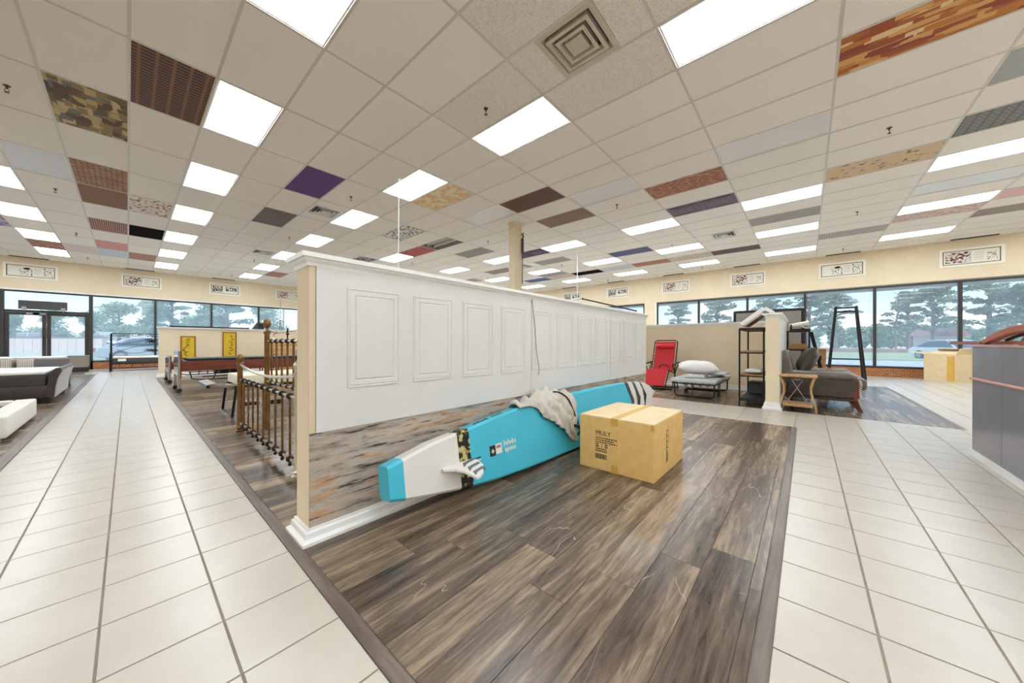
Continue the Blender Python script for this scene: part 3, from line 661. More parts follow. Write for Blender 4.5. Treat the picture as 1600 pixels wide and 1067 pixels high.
lathe_b = BM(); lathe(lathe_b, [(.0, -.03), (.03, -.02), (.03, .02), (.0, .03)], c=(.05, -.15, .02), n=8); obj('end_knob', lathe_b, 'black_plastic', t)

# ------------------------------------------------------------------ framed prints on the two window walls
pattern('print_red', 'specks', [(222, 214, 206), (150, 120, 110), (120, 46, 44), (70, 40, 40)], (15, 22), thr=.50)
pattern('print_sketch', 'specks', [(236, 232, 222), (170, 160, 150), (120, 90, 70)], (34, 30), thr=.55)
pattern('print_bw', 'specks', [(226, 222, 214), (120, 116, 112), (50, 48, 48)], (34, 28), thr=.47)
mat('print_paper', (238, 233, 220), .5); mat('frame_white', (244, 238, 224), .45); mat('print_border', (96, 80, 62), .5); mat('print_text', (206, 200, 190), .6)
def picture(kind, M, label, sc=1.0):
    t = thing('framed_print', label, 'picture', group='framed prints above the windows'); t.matrix_basis = M
    W, Hh = 1.05/2, .485/2
    bm = BM(); ring(bm, [(0, 0), (0, .022), (-.05, .026), (-.06, .014), (-.06, .004)], -W, W, -Hh, Hh); obj('frame', bm, 'frame_white', t)
    obj('backing', box(-W+.02, W-.02, -Hh+.02, Hh-.02, .001, .006), 'print_border', t)
    pp = obj('paper', box(-W+.078, W-.078, -Hh+.078, Hh-.078, .006, .009), 'print_paper', t)
    if kind == 0: L = [(-.42, .0, -.14, .14, 'print_red'), (.26, .42, -.12, .1, 'print_sketch')]
    elif kind == 1: L = [(-.22, .02, -.15, .1, 'print_sketch'), (.24, .43, -.14, .14, 'print_sketch'), (-.15, -.02, .06, .12, 'print_red')]
    else: L = [(-.42, -.08, -.14, .13, 'print_bw'), (.02, .42, -.06, .12, 'print_bw')]
    for a, b, c_, d, m_ in L: obj('image', box(a, b, c_, d, .009, .011), m_, pp)
    for q in range(5):
        if kind != 2: obj('text_block', box(.05, .2, .1-.045*q, .115-.045*q, .009, .0105), 'print_text', pp)
ML = lambda x, z: Matrix.Translation((x, YL-.001, z)) @ Matrix.Rotation(PI/2, 4, 'X')
MR = lambda y, z: Matrix.Translation((XR-.001, y, z)) @ Matrix.Rotation(-PI/2, 4, 'Z') @ Matrix.Rotation(PI/2, 4, 'X')
for k, (x, kd) in enumerate(((-2.105, 1), (.357, 0), (2.82, 2), (5.22, 0))):
    picture(kd, ML(x, 3.30), 'white framed furniture print high on the door wall, %s from the left' % ORD[k])
for k, (y, kd) in enumerate(((8.83, 2), (6.45, 2), (4.0, 0), (1.60, 0), (-.81, 1), (-3.25, 0))):
    picture(kd, MR(y, 3.27), 'white framed furniture print high on the right window wall, %s from the left' % ORD[k])

# ------------------------------------------------------------------ outdoors
mat('asphalt', (200, 194, 186), .9, var=8, vscale=1.2); mat('grass', (176, 176, 132), .95, var=14, vscale=.8); mat('sidewalk', (216, 210, 200), .9, var=6)
mat('mulch', (172, 136, 118), .95, var=12, vscale=1)
GZ = -.16
struct('ground', box(-120, 160, -110, 170, GZ-.3, GZ), 'asphalt', label='pale asphalt car park outside the windows')
struct('sidewalk', box(XR+.2, XR+2.2, YN, YL+2.2, GZ, -.03), 'sidewalk'); struct('sidewalk_left', box(XN, XR+.2, YL+.2, YL+2.2, GZ, -.03), 'sidewalk')
tag(obj('lawn', box(34, 60, -60, 40, GZ, GZ+.08), 'grass'), 'pale grass strip beyond the car park at right', 'lawn', kind='structure')
tag(obj('garden_bed', box(60, 66, -60, 40, GZ, GZ+.5), 'mulch'), 'reddish earth bank in front of the trees at right', 'bank', kind='structure')
tag(obj('verge', box(-40, 34, 33, 38, GZ, GZ+.05), 'grass'), 'pale grass verge outside the door wall', 'lawn', kind='structure')
mat('leaf_pale', (150, 172, 138), .8, var=16, vscale=.9); mat('leaf_blue', (134, 154, 134), .8, var=14, vscale=.9); mat('bark', (128, 116, 106), .9, var=10, vscale=6)  # leaf tones are paled, outdoor haze put into their colour
def leaves(seed, clusters, n, size, flat=.6):
    """leafy crown: small leaf sprays scattered through overlapping clumps"""
    rnd = random.Random(seed); V, Fc = [], []
    for (cx, cy, cz, rx, rz) in clusters:
        for k in range(n):
            while True:
                p = Vector((rnd.uniform(-1, 1), rnd.uniform(-1, 1), rnd.uniform(-1, 1)))
                if p.length < 1: break
            q = Vector((cx+p.x*rx, cy+p.y*rx, cz+p.z*rz)); s = size*rnd.uniform(.6, 1.4)
            a = Vector((rnd.gauss(0, 1), rnd.gauss(0, 1), rnd.gauss(0, 1)*flat)).normalized(); b = a.orthogonal().normalized(); b = (Matrix.Rotation(rnd.uniform(0, 6.3), 3, a) @ b)
            i = len(V); V += [q-a*s, q+b*s*.6, q+a*s, q-b*s*.6]; Fc.append((i, i+1, i+2, i+3))
    me = bpy.data.meshes.new('crown'); me.from_pydata(V, [], Fc); return me
def tree(kind, seed, Ht):
    rnd = random.Random(seed); t = thing('tree', 'x', 'tree')
    bm = BM(); tube(bm, [(0, 0, -.1), (rnd.uniform(-.1, .1), .05, Ht*.35), (rnd.uniform(-.3, .3), .1, Ht*.7), (.1, 0, Ht*.93)], [Ht*.03, Ht*.024, Ht*.014, Ht*.004], 8)
    cl = []
    if kind == 'spread':
        for k in range(46):
            a = rnd.uniform(0, 6.3); z = Ht*rnd.uniform(.34, .97); r = Ht*.34*rnd.uniform(.15, 1)*(1.25-z/Ht*.75); c_ = (r*math.cos(a), r*math.sin(a), z)
            cl.append((*c_, Ht*rnd.uniform(.05, .11), Ht*rnd.uniform(.02, .05)))
            tube(bm, [(0, 0, z-Ht*.06), (c_[0]*.5, c_[1]*.5, z-Ht*.01), c_], [Ht*.009, Ht*.006, Ht*.002], 5)
        me = leaves(seed, cl, 100, Ht*.0165, .5); m_ = 'leaf_blue'
    else:
        for k in range(16):
            a = rnd.uniform(0, 6.3); z = Ht*rnd.uniform(.25, .9); r = Ht*.3*rnd.uniform(0, 1)*math.sqrt(max(.05, 1-((z/Ht-.5)/.5)**2)); c_ = (r*math.cos(a), r*math.sin(a), z)
            cl.append((*c_, Ht*rnd.uniform(.14, .22), Ht*rnd.uniform(.1, .16)))
            tube(bm, [(0, 0, z-Ht*.06), (c_[0]*.6, c_[1]*.6, z-Ht*.01), c_], [Ht*.009, Ht*.006, Ht*.002], 5)
        me = leaves(seed, cl, 300, Ht*.021, .8); m_ = 'leaf_pale'
    obj('trunk', bm, 'bark', t, smooth=True)
    me.materials.append(MATS[m_]); c_ = bpy.data.objects.new('crown', me); C.objects.link(c_); c_.parent = t
    return t
def bush(seed):
    rnd = random.Random(seed); t = thing('bush', 'x', 'bush')
    cl = [(rnd.uniform(-1.5, 1.5), rnd.uniform(-.8, .8), rnd.uniform(.5, 3.0), rnd.uniform(.6, 1.0), rnd.uniform(.5, .8)) for k in range(20)]
    me = leaves(seed, cl, 190, .17, .8); me.materials.append(MATS['leaf_pale']); c_ = bpy.data.objects.new('foliage', me); C.objects.link(c_); c_.parent = t
    bm = BM()
    for k in range(6): a = k*1.05; tube(bm, [(0, 0, -.1), (.4*math.cos(a), .4*math.sin(a), .7), (1.1*math.cos(a), .8*math.sin(a), 1.5)], [.05, .035, .01], 5)
    obj('stems', bm, 'bark', t); return t
protos = {'spread': [tree('spread', 11, 9.5), tree('spread', 23, 10.5)], 'round': [tree('round', 5, 8.5), tree('round', 31, 7.5)], 'bush': [bush(3), bush(8)]}
used = set()
def plant(kind, v, x, y, s, rz, label):
    p = protos[kind][v]
    if (kind, v) not in used: used.add((kind, v)); p.location = (x, y, GZ); p.rotation_euler = (0, 0, rz); p.scale = (s, s, s); p['label'] = label; return p
    return copytree(p, (x, y, GZ), rz, label, (s, s, s))
def far(px, depth): # ground point seen in direction px at a given distance from the viewer
    return fwd*depth + rgt*((px-800)/F_PX*depth)
for k, (px, dp, s, kind, v) in enumerate([(1060, 70, 1.0, 'spread', 0), (1122, 58, 1.0, 'spread', 1), (1200, 66, 1.05, 'spread', 0), (1262, 58, 1.1, 'spread', 1), (1305, 50, .95, 'spread', 0), (1420, 55, .95, 'spread', 1), (1458, 47, 1.0, 'spread', 0), (1545, 52, 1.1, 'spread', 1), (1600, 46, 1.0, 'spread', 0), (1690, 50, 1.05, 'spread', 1)]):
    p = far(px, dp); tree_ = plant(kind, v, p.x, p.y, s, k*1.3, 'open branching tree seen through the right windows, %s from the left' % ORD[k])
for k in range(16):
    p = far(1015+42*k, 76 if k % 2 else 89); plant('bush', k % 2, p.x, p.y, 1.55+.1*(k % 3), k, 'tall green hedge shrub beyond the right windows, %s from the left' % ORD[k])
for k, (px, dp, s, kind, v) in enumerate([(-85, 66, 1.0, 'round', 0), (20, 78, 1.05, 'round', 1), (85, 70, .95, 'round', 0), (140, 80, 1.1, 'round', 1), (186, 66, 1.05, 'round', 0), (240, 74, 1.4, 'round', 1), (268, 54, 1.1, 'spread', 0), (318, 66, 1.45, 'round', 0), (355, 52, 1.1, 'spread', 1), (412, 64, 1.3, 'round', 1)]):
    p = far(px, dp); plant(kind, v, p.x, p.y, s, k*.9+.4, 'leafy tree seen through the door wall windows, %s from the left' % ORD[k])
p = far(1400, 44); t = thing('bare_tree', 'leafless grey sapling outside the right windows', 'tree', (p.x, p.y, GZ))
bm = BM(); tube(bm, [(0, 0, -.1), (-.2, .1, 3), (.4, -.3, 6.2), (.7, -.5, 8)], [.13, .1, .06, .02], 6)
for k in range(12):
    z = 3+k*.4; a = k*2.4; q = Vector((-.2+(z-3)*.19, .1-(z-3)*.13, z)); L = 1.9-.1*k; tube(bm, [q, q+Vector((math.cos(a)*L*.5, math.sin(a)*L*.5, .5*L)), q+Vector((math.cos(a)*L, math.sin(a)*L, 1.1*L))], [.045, .025, .008], 5)
obj('trunk', bm, 'bark', t, smooth=True)
# low building across the car park, with roof units
mat('building_beige', (220, 200, 184), .85, var=5, vscale=2); mat('coping', (128, 118, 114), .7); mat('unit_white', (232, 230, 224), .6); mat('unit_red', (168, 130, 128), .7)
a, b = far(-60, 34), far(141, 34)
t = thing('low_building', 'long low beige wall with dark coping across the car park', 'building', (a.x, a.y, GZ), math.atan2(b.y-a.y, b.x-a.x))
L = (b-a).length+1.2
obj('wall', box(0, L, 0, .4, 0, 1.58), 'building_beige', t); obj('coping', box(-.05, L+.05, -.06, .46, 1.58, 1.68), 'coping', t)
for k in range(16): obj('pilaster', box(k*L/16, k*L/16+.06, -.03, 0, 0, 1.58), 'building_beige', t)
for k, (x, w_, h_, m_) in enumerate(((4.6, 1.2, .42, 'unit_white'), (6.4, .8, .5, 'unit_red'), (11.6, 2.2, .28, 'building_beige'), (12.8, .5, .55, 'unit_white'))):
    u = obj('roof_unit', sbox(x, x+w_, .6, 1.6, 1.3, 1.68+h_, .03, 1), m_, t); obj('grille', box(x+.08, x+w_-.08, .57, .6, 1.72, 1.64+h_), 'p_grey', u)
p = far(1490, 58); t = thing('far_house', 'small pale house roof among the trees at right', 'house', (p.x, p.y, GZ), YAW-PI/2)
obj('wall', box(-2.2, 2.2, 0, 4, 0, 2.6), 'building_beige', t); bm = BM(); prism(bm, [(-2.7, 2.5), (2.7, 2.5), (1.0, 4.0), (-1.0, 4.0)], 'Y', -.4, 4.4); obj('roof', bm, 'unit_red', t); obj('chimney', box(.4, .9, 1.5, 2, 3.6, 4.7), 'brick', t)
# parked cars
mat('car_silver', (206, 208, 212), .25, metal=.4, coat=.6); mat('car_white', (238, 238, 240), .25, coat=.6); mat('car_glass', (70, 80, 86), .08); mat('tyre', (34, 34, 36), .8); mat('tail_red', (190, 40, 40), .3); mat('car_dark', (86, 90, 96), .3, coat=.5)
def car(name, label, loc, rz, body, suv):
    t = thing(name, label, 'car', loc, rz); W = .9
    h0, hb, ht = (.32, .95, 1.62) if suv else (.28, .85, 1.42)
    prof = [(-2.25, h0), (2.2, h0), (2.28, .6), (2.2, hb-.14), (1.1, hb), (-2.1, hb+.04), (-2.3, hb-.1), (-2.3, .55)]
    bm = BM(); prism(bm, prof, 'Y', -W, W); bmesh.ops.bevel(bm, geom=bm.edges[:], offset=.07, segments=3, affect='EDGES'); bd = obj('body', bm, body, t, smooth=True)
    cab = [(-2.1 if suv else -1.75, hb), (1.05, hb), (.35, ht-.02), (-.2, ht), (-1.6 if suv else -1.0, ht-.03)]
    bm = BM(); A = [[(x, s*(W-.06 if z < hb+.05 else W-.22), z) for x, z in cab] for s in (-1, 1)]; loft(bm, A); bmesh.ops.bevel(bm, geom=bm.edges[:], offset=.05, segments=2, affect='EDGES'); obj('cabin', bm, body, t, smooth=True)
    for s in (-1, 1):
        bm = BM(); q = [(x*.9+(-.03), z) for x, z in cab]; vv = [bm.verts.new((x, s*((W-.07 if z < hb+.05 else W-.2)+.008), hb+.05+(z-hb)*.82)) for x, z in q]; bm.faces.new(vv); ex = bmesh.ops.extrude_face_region(bm, geom=bm.faces[:]); bmesh.ops.translate(bm, vec=(0, -s*.02, 0), verts=[v for v in ex['geom'] if isinstance(v, bmesh.types.BMVert)]); obj('side_window', bm, 'car_glass', t)
    bm = BM(); bar(bm, (1.03, 0, hb+.05), (.42, 0, ht-.08), 1.45, .03, (1, 0, 1)); obj('windscreen', bm, 'car_glass', t)
    x0, x1 = (cab[0][0], cab[-1][0]); bm = BM(); bar(bm, (x0-.01, 0, hb+.08), (x1-.03, 0, ht-.1), 1.4, .03, (-1, 0, 1)); obj('rear_window', bm, 'car_glass', t)
    for x in (-1.4, 1.4):
        for s in (-1, 1):
            bm = BM(); lathe(bm, [(.2, -.11), (.33, -.11), (.34, 0), (.33, .1), (.2, .11)], n=18); xf(bm, Matrix.Translation((x, s*(W-.08), .34)) @ Matrix.Rotation(PI/2, 4, 'X')); wh = obj('wheel', bm, 'tyre', t, smooth=True); bm = BM(); lathe(bm, [(.01, 0), (.21, .0), (.21, .03), (.01, .05)], n=12); xf(bm, Matrix.Translation((x, s*(W+.02), .34)) @ Matrix.Rotation(-s*PI/2, 4, 'X')); obj('hub', bm, 'p_grey', wh)
    for s in (-1, 1):
        obj('tail_light', sbox(-2.33, -2.2, s*.72-.1, s*.72+.1, hb-.25, hb-.02, .02, 1), 'tail_red', t); obj('head_light', sbox(2.13, 2.27, s*.66-.16, s*.66+.16, hb-.3, hb-.16, .03, 1), 'unit_white', t)
    obj('number_plate', box(2.27, 2.29, -.2, .2, .45, .56), 'unit_white', t)
    return t
p = far(214, 20); car('parked_car', 'silver car parked outside the tall window behind the black daybed', (p.x+.6, p.y, GZ), .15, 'car_silver', False)
p = far(1492, 23); car('parked_car', 'white car parked outside the right windows above the open carton', (p.x, p.y, GZ-.0), YAW+PI*.93, 'car_white', False)
p = far(155, 44); t = car('parked_car', 'dark car far across the car park beside the silver car', (p.x, p.y, GZ), .1, 'car_dark', False)

# ------------------------------------------------------------------ paddle board leaning on the partition
mat('board_blue', (72, 190, 216), .4, var=4, vscale=3); mat('board_white', (226, 222, 216), .45); mat('board_grey', (110, 108, 110), .4)
pattern('board_band', 'specks', [(24, 22, 20), (150, 132, 66), (196, 182, 120)], (26, 26), thr=.53)
pattern('nose_dark', 'specks', [(50, 50, 50), (30, 30, 30), (90, 90, 88)], (22, 22), thr=.5)
BY, BT, TH = 1.545, .16, .105
ct, st_ = 1/math.sqrt(1+BT*BT), BT/math.sqrt(1+BT*BT)
STN = [(.868, .150, .322), (.955, .128, .340), (1.14, .097, .380), (1.32, .070, .401), (1.42, .058, .410), (1.65, .037, .440), (1.95, .022, .471), (2.3, .012, .484), (2.68, .006, .492), (3.4, .006, .497), (3.88, .02, .490), (4.1, .045, .480), (4.35, .09, .456), (4.55, .14, .425), (4.68, .19, .385), (4.75, .24, .335), (4.775, .275, .30)]
def bedge(X):
    for (a, b0, t0), (b, b1, t1) in zip(STN, STN[1:]):
        if a <= X <= b: k = (X-a)/(b-a); return b0+(b1-b0)*k, t0+(t1-t0)*k
    return STN[-1][1:] if X > 2 else STN[0][1:]
def bpt(X, z, d):   # X along, z up the face, d behind the face
    return Vector((X, BY+BT*z+d*ct, z-d*st_+.012))
def bsec(X, chev=0):
    zb, zt = bedge(X); h_ = zt-zb; r = min(.014, h_*.3); P_ = []
    def sh(s): return X + chev*(1-abs(2*s-1))
    for s in (.0, .25, .5, .75, 1.0): z = zb+r+(h_-2*r)*s; P_.append(bpt(sh(s), z, 0))
    P_ += [bpt(sh(1), zt, r), bpt(sh(1), zt, TH-r)]
    for s in (1.0, .75, .5, .25, .0): z = zb+r+(h_-2*r)*s; P_.append(bpt(sh(s), z, TH))
    P_ += [bpt(sh(0), zb, TH-r), bpt(sh(0), zb, r)]
    return P_
board = thing('paddle_board', 'blue and white paddle board lying on its edge against the partition', 'paddle board', (2.7, BY+.05, 0))
def bpart(name, a, b, m_, chev=0, label=None):
    xs = sorted({a, b} | {s[0] for s in STN if a < s[0] < b}); c_ = lambda x: chev*min(1, max(0, (x-3.3)/.55))
    bm = BM(); loft(bm, [bsec(x, c_(x)) for x in xs]); return obj(name, bm, m_, board, smooth=True, world=True, label=label)
bpart('tail_block', .868, .955, 'board_blue', label='blue tail block'); bpart('tail_section', .955, 1.325, 'board_white', label='white tail section'); bpart('printed_band', 1.325, 1.42, 'board_band', label='black and gold printed band')
hull = bpart('hull', 1.42, 3.88, 'board_blue', .12, label='turquoise blue hull')
for k, (a, b, m_) in enumerate(((3.88, 3.97, 'nose_dark'), (3.97, 4.10, 'board_white'), (4.10, 4.18, 'nose_dark'), (4.18, 4.34, 'board_white'), (4.34, 4.39, 'nose_dark'), (4.39, 4.70, 'board_white'))): bpart('nose_stripe' if m_ == 'nose_dark' else 'nose_section', a, b, m_, .12)
bm = BM(); loft(bm, [bsec(x, .12*(1 if x < 4.76 else .8)) for x in (4.70, 4.75, 4.775)]); obj('nose_tip', bm, 'board_white', board, smooth=True, world=True)
def decal(a, b, z0, z1, m_, parent, lift=.0015):
    bm = BM(); v = [bpt(x, z, d) for d in (-lift, .001) for x, z in ((a, z0), (b, z0), (b, z1), (a, z1))]; vv = [bm.verts.new(p) for p in v]
    for f in ((0, 1, 2, 3), (7, 6, 5, 4), (0, 4, 5, 1), (1, 5, 6, 2), (2, 6, 7, 3), (3, 7, 4, 0)): bm.faces.new([vv[q] for q in f])
    return obj('marking', bm, m_, parent)
decal(1.585, 1.64, .195, .262, 'black_plastic', hull); decal(1.606, 1.618, .212, .240, 'board_white', hull, .002); decal(1.597, 1.627, .221, .231, 'board_white', hull, .002)
decal(1.64, 1.70, .200, .265, 'unit_white', hull); decal(1.648, 1.69, .236, .255, 'unit_red', hull, .002)
for k in range(9): x = 1.725+.0145*k; decal(x, x+.008, .232+.010*(k % 2), .262+.012*((k*2) % 3 == 0), 'board_white', hull)
for k in range(8): x = 1.735+.0145*k; decal(x, x+.009, .196-.010*(k == 1), .222-.004*(k % 2), 'board_white', hull)
decal(1.425, 1.50, .214, .222, 'black_plastic', hull); decal(1.425, 1.50, .200, .206, 'board_white', hull); decal(1.425, 1.49, .188, .194, 'board_white', hull)
for k in range(8):        # dark lettering on the upper rail
    if k == 4: continue
    x = 1.50+.036*k; zt = bedge(x)[1]; zt2 = bedge(x+.024)[1]; bm = BM(); v = [bpt(x, zt+.001, .03), bpt(x+.024, zt2+.001, .03), bpt(x+.024, zt2+.001, .052+.006*(k % 2)), bpt(x, zt+.001, .052+.006*(k % 2))]
    lo = [bm.verts.new(p) for p in v]; hi = [bm.verts.new(p+Vector((0, 0, .0015))) for p in v]; bm.faces.new(hi); [bm.faces.new((lo[q], lo[(q+1) % 4], hi[(q+1) % 4], hi[q])) for q in range(4)]; obj('marking', bm, 'ink', hull)
# fin
def plate(prof, z, th, m_, name, parent, world):
    bm = BM(); A = [bm.verts.new(bpt(x, z+th/2, -o)) for x, o in prof]; B = [bm.verts.new(bpt(x, z-th/2, -o)) for x, o in prof]; bm.faces.new(A); bm.faces.new(B[::-1]); n = len(prof)
    for k in range(n): bm.faces.new((A[k], B[k], B[(k+1) % n], A[(k+1) % n]))
    return obj(name, bm, m_, parent, world=world)
def plate2(prof, m_, name, parent, world, th, dz=0):
    z = lambda o: .222-.30*o+dz
    bm = BM(); A = [bm.verts.new(bpt(x, z(o)+th/2, -o)) for x, o in prof]; B = [bm.verts.new(bpt(x, z(o)-th/2, -o)) for x, o in prof]; bm.faces.new(A); bm.faces.new(B[::-1]); n = len(prof)
    for k in range(n): bm.faces.new((A[k], B[k], B[(k+1) % n], A[(k+1) % n]))
    return obj(name, bm, m_, parent, world=world)
fin = plate2([(1.43, -.002), (1.44, .03), (1.425, .10), (1.36, .165), (1.31, .19), (1.285, .19), (1.275, .10), (1.245, .045), (1.19, .02), (1.19, -.002)], 'board_white', 'fin', board, True, .012)
for q in (.0, .055, .11):   # grey chevrons
    plate2([(1.435-q*.25, q), (1.438-q*.25, q+.022), (1.36-q*.2, q+.034), (1.31-q*.12, q+.060), (1.29-q*.08+.02, q+.052), (1.335-q*.2, q+.018)], 'board_grey', 'fin_stripe', fin, False, .0145)
bm = BM(); sec = []
for k in range(14): a = 2*PI*k/14; sec.append((2.70+.035*math.cos(a), .235+.062*math.sin(a)))
A = [bm.verts.new(bpt(x, z, -.003)) for x, z in sec]; B = [bm.verts.new(bpt(x, z, .004)) for x, z in sec]; bm.faces.new(A); [bm.faces.new((A[k], B[k], B[(k+1) % 14], A[(k+1) % 14])) for k in range(14)]; obj('carry_handle', bm, 'black_plastic', board, world=True)

# ---- grey cloth thrown over the board
mat('cloth_grey', (208, 201, 190), .9, var=7, vscale=30, bump=.2, bscale=400)
def cloth():
    NU, NV = 44, 56; bm = BM(); G = []
    drop = [(1.92, -.02), (2.02, .0), (2.10, .03), (2.16, .10), (2.24, .16), (2.34, .22), (2.42, .28), (2.50, .36), (2.55, .41), (2.59, .37), (2.63, .26), (2.66, .14)]
    def dr(x):
        for (a, p), (b, q) in zip(drop, drop[1:]):
            if a <= x <= b: return p+(q-p)*(x-a)/(b-a)
        return drop[-1][1]
    for i in range(NU+1):
        x = 1.92+.74*i/NU; d = dr(x); zt = bedge(min(x, 2.6))[1]; row = []
        back = .10*math.sin(PI*min(1, (x-1.92)/.35)*.5)+.03
        tot = back+TH+max(d, 0)
        ntop = .022+.062*math.exp(-((x-2.32)/.17)**2)+.012*math.sin(x*46)
        for j in range(NV+1):
            s = tot*j/NV
            if s < back: z = zt-(back-s); dd = TH+.006; nz = 0
            elif s < back+TH: k = (s-back)/TH; z = zt+.004+ntop*math.sin(PI*k)**.7; dd = TH*(1-k)+.003; nz = 1
            else: z = zt-(s-back-TH); dd = -.004; nz = 0
            f = max(0, s-back-TH*.6)
            fold = .030*math.sin(x*46+f*9+1.6*math.sin(f*8)) + .013*math.sin(x*88-f*26)
            lift = (.012+abs(fold)*min(1, .35+f*4)) if s >= back else .003
            px = x + f*(.10-.05*(x-2.2)) + .012*math.sin(f*30+x*20)
            p = bpt(px if d > 0 else x, z, dd - (lift if nz == 0 and s > back else 0))
            if nz: p.z += max(0, fold*.5)
            row.append(bm.verts.new(p))
        G.append(row)
    for i in range(NU):
        for j in range(NV): bm.faces.new((G[i][j], G[i+1][j], G[i+1][j+1], G[i][j+1]))
    return bm
cl = obj('draped_cloth', cloth(), 'cloth_grey', smooth='all'); m_ = cl.modifiers.new('thick', 'SOLIDIFY'); m_.thickness = .006; m_.offset = 1
tag(cl, 'crumpled grey cloth garment draped over the blue paddle board', 'garment')
bm = BM(); pts = []
for k in range(12): s = k/11; pts.append(bpt(2.43+.26*s**.7, .535-.42*s**1.6, .02-.06*min(1, s*3)))
tube(bm, pts, .007, 6); obj('zip_edge', bm, 'ink', cl, label='dark zip edge')
bm = BM(); tube(bm, [bpt(2.60, .22, -.04), bpt(2.67, .20, -.06), bpt(2.66, .15, -.05), bpt(2.59, .13, -.04)], .012, 6); obj('strap_loop', bm, 'ink', cl)

# ------------------------------------------------------------------ cardboard carton
def text_mesh(s, size, M, m_, name, parent, ext=.0006):
    cu = bpy.data.curves.new(name, 'FONT'); cu.body = s; cu.size = size; cu.extrude = ext; cu.resolution_u = 2
    to = bpy.data.objects.new(name, cu); C.objects.link(to); dg = bpy.context.evaluated_depsgraph_get(); me = bpy.data.meshes.new_from_object(to.evaluated_get(dg)); bpy.data.objects.remove(to)
    me.materials.clear(); me.materials.append(MATS[m_]); o = bpy.data.objects.new(name, me); C.objects.link(o); o.matrix_basis = M; o.parent = parent; return o
bxo = thing('cardboard_box', 'closed tan cardboard box with printed label text on the plank floor', 'box', (2.72, 1.0685, .001))
L_, W_, Hb = .352, .2865, .404
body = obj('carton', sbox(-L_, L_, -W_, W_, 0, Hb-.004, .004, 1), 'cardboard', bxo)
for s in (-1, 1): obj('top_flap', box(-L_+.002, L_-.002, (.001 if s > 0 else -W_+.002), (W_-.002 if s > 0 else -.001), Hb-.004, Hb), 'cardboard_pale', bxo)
obj('tape', box(-L_+.0, L_, -.026, .026, Hb, Hb+.0012), 'tape', bxo); obj('tape', box(-L_-.0013, -L_, -.026, .026, Hb-.055, Hb+.001), 'tape', bxo); obj('tape', box(-L_-.0013, -L_, -.026, .026, .0, .06), 'tape', bxo)
obj('corner_tape', box(-L_-.001, -L_, -W_, -W_+.022, Hb-.05, Hb-.005), 'tape', bxo)
Mf = lambda y, z: Matrix(((0, 0, -1, -L_-.0004), (-1, 0, 0, y), (0, 1, 0, z), (0, 0, 0, 1)))
text_mesh('MULY', .048, Mf(.150, .265), 'ink', 'printed_word', bxo)
def dashes(parent, y, z, lens, h_=.0085):
    bm = BM()
    for L, gp in lens: bx(bm, -L_-.0009, -L_, y-L, y, z, z+h_); y -= L+gp
    obj('printed_line', bm, 'ink', parent)
rnd = random.Random(4)
for k, n in enumerate((11, 9, 10)): dashes(bxo, .150, .240-.0165*k, [(rnd.uniform(.006, .018), .005) for q in range(n)])
for k in range(2): dashes(bxo, .150, .190-.0165*k, [(.026, .022), (.006, .022), (.022, .0)])
for k in range(2): dashes(bxo, .150, .156-.0165*k, [(rnd.uniform(.008, .014), .004) for q in range(6)])
bm = BM(); y = .150
while y > .062: w_ = rnd.choice((.002, .004, .006)); bx(bm, -L_-.0009, -L_, y-w_, y, .085, .122); y -= w_+rnd.choice((.002, .003, .005))
obj('barcode', bm, 'ink', bxo)
bm = BM()
for k in range(13): bx(bm, -.09+.0, -.05-.012*(k % 3), -W_-.0009, -W_, .14+.014*k, .148+.014*k)
for k in range(7): bx(bm, -.035, -.03, -W_-.0009, -W_, .20+.02*k, .214+.02*k)
obj('side_print', bm, 'ink', bxo)
bm = BM(); z = .085
while z < .135: w_ = rnd.choice((.002, .004)); bx(bm, -.095, -.05, -W_-.0009, -W_, z, z+w_); z += w_+.003
obj('side_barcode', bm, 'ink', bxo)

# ------------------------------------------------------------------ right-hand display: chair, bed, shelves
mat('red_fabric', (196, 26, 36), .6, var=8, vscale=40); mat('red_pad', (206, 30, 38), .45); mat('white_fabric', (236, 234, 230), .85, var=3, bump=.1, bscale=60); mat('grey_mattress', (196, 196, 198), .85, var=6, vscale=30); mat('plastic_wrap', (214, 218, 222), .2, var=8, vscale=24)
def pillow_bm(lx, ly, h_, seed=0, n=18):
    bm = BM(); G = {}
    for s in (1, -1):
        for i in range(n+1):
            for j in range(n+1):
                u, v = 2*i/n-1, 2*j/n-1
                if s < 0 and (abs(u) == 1 or abs(v) == 1): G[(s, i, j)] = G[(1, i, j)]; continue
                e_ = max(0, (1-abs(u)**2.6))*max(0, (1-abs(v)**2.6)); k = 1-.10*(abs(u)**2*(1-abs(v)))-0
                z = s*h_/2*e_**.55 + .06*h_*mnoise.noise(Vector((u*3+seed, v*3, s)))*(e_ > .02)
                x = lx/2*u*(1-.08*(1-v*v)*abs(u)); y = ly/2*v*(1-.08*(1-u*u)*abs(v))
                G[(s, i, j)] = bm.verts.new((x, y, z))
        for i in range(n):
            for j in range(n): bm.faces.new([G[(s, a, b)] for a, b in ((i, j), (i+1, j), (i+1, j+1), (i, j+1))])
    return bm
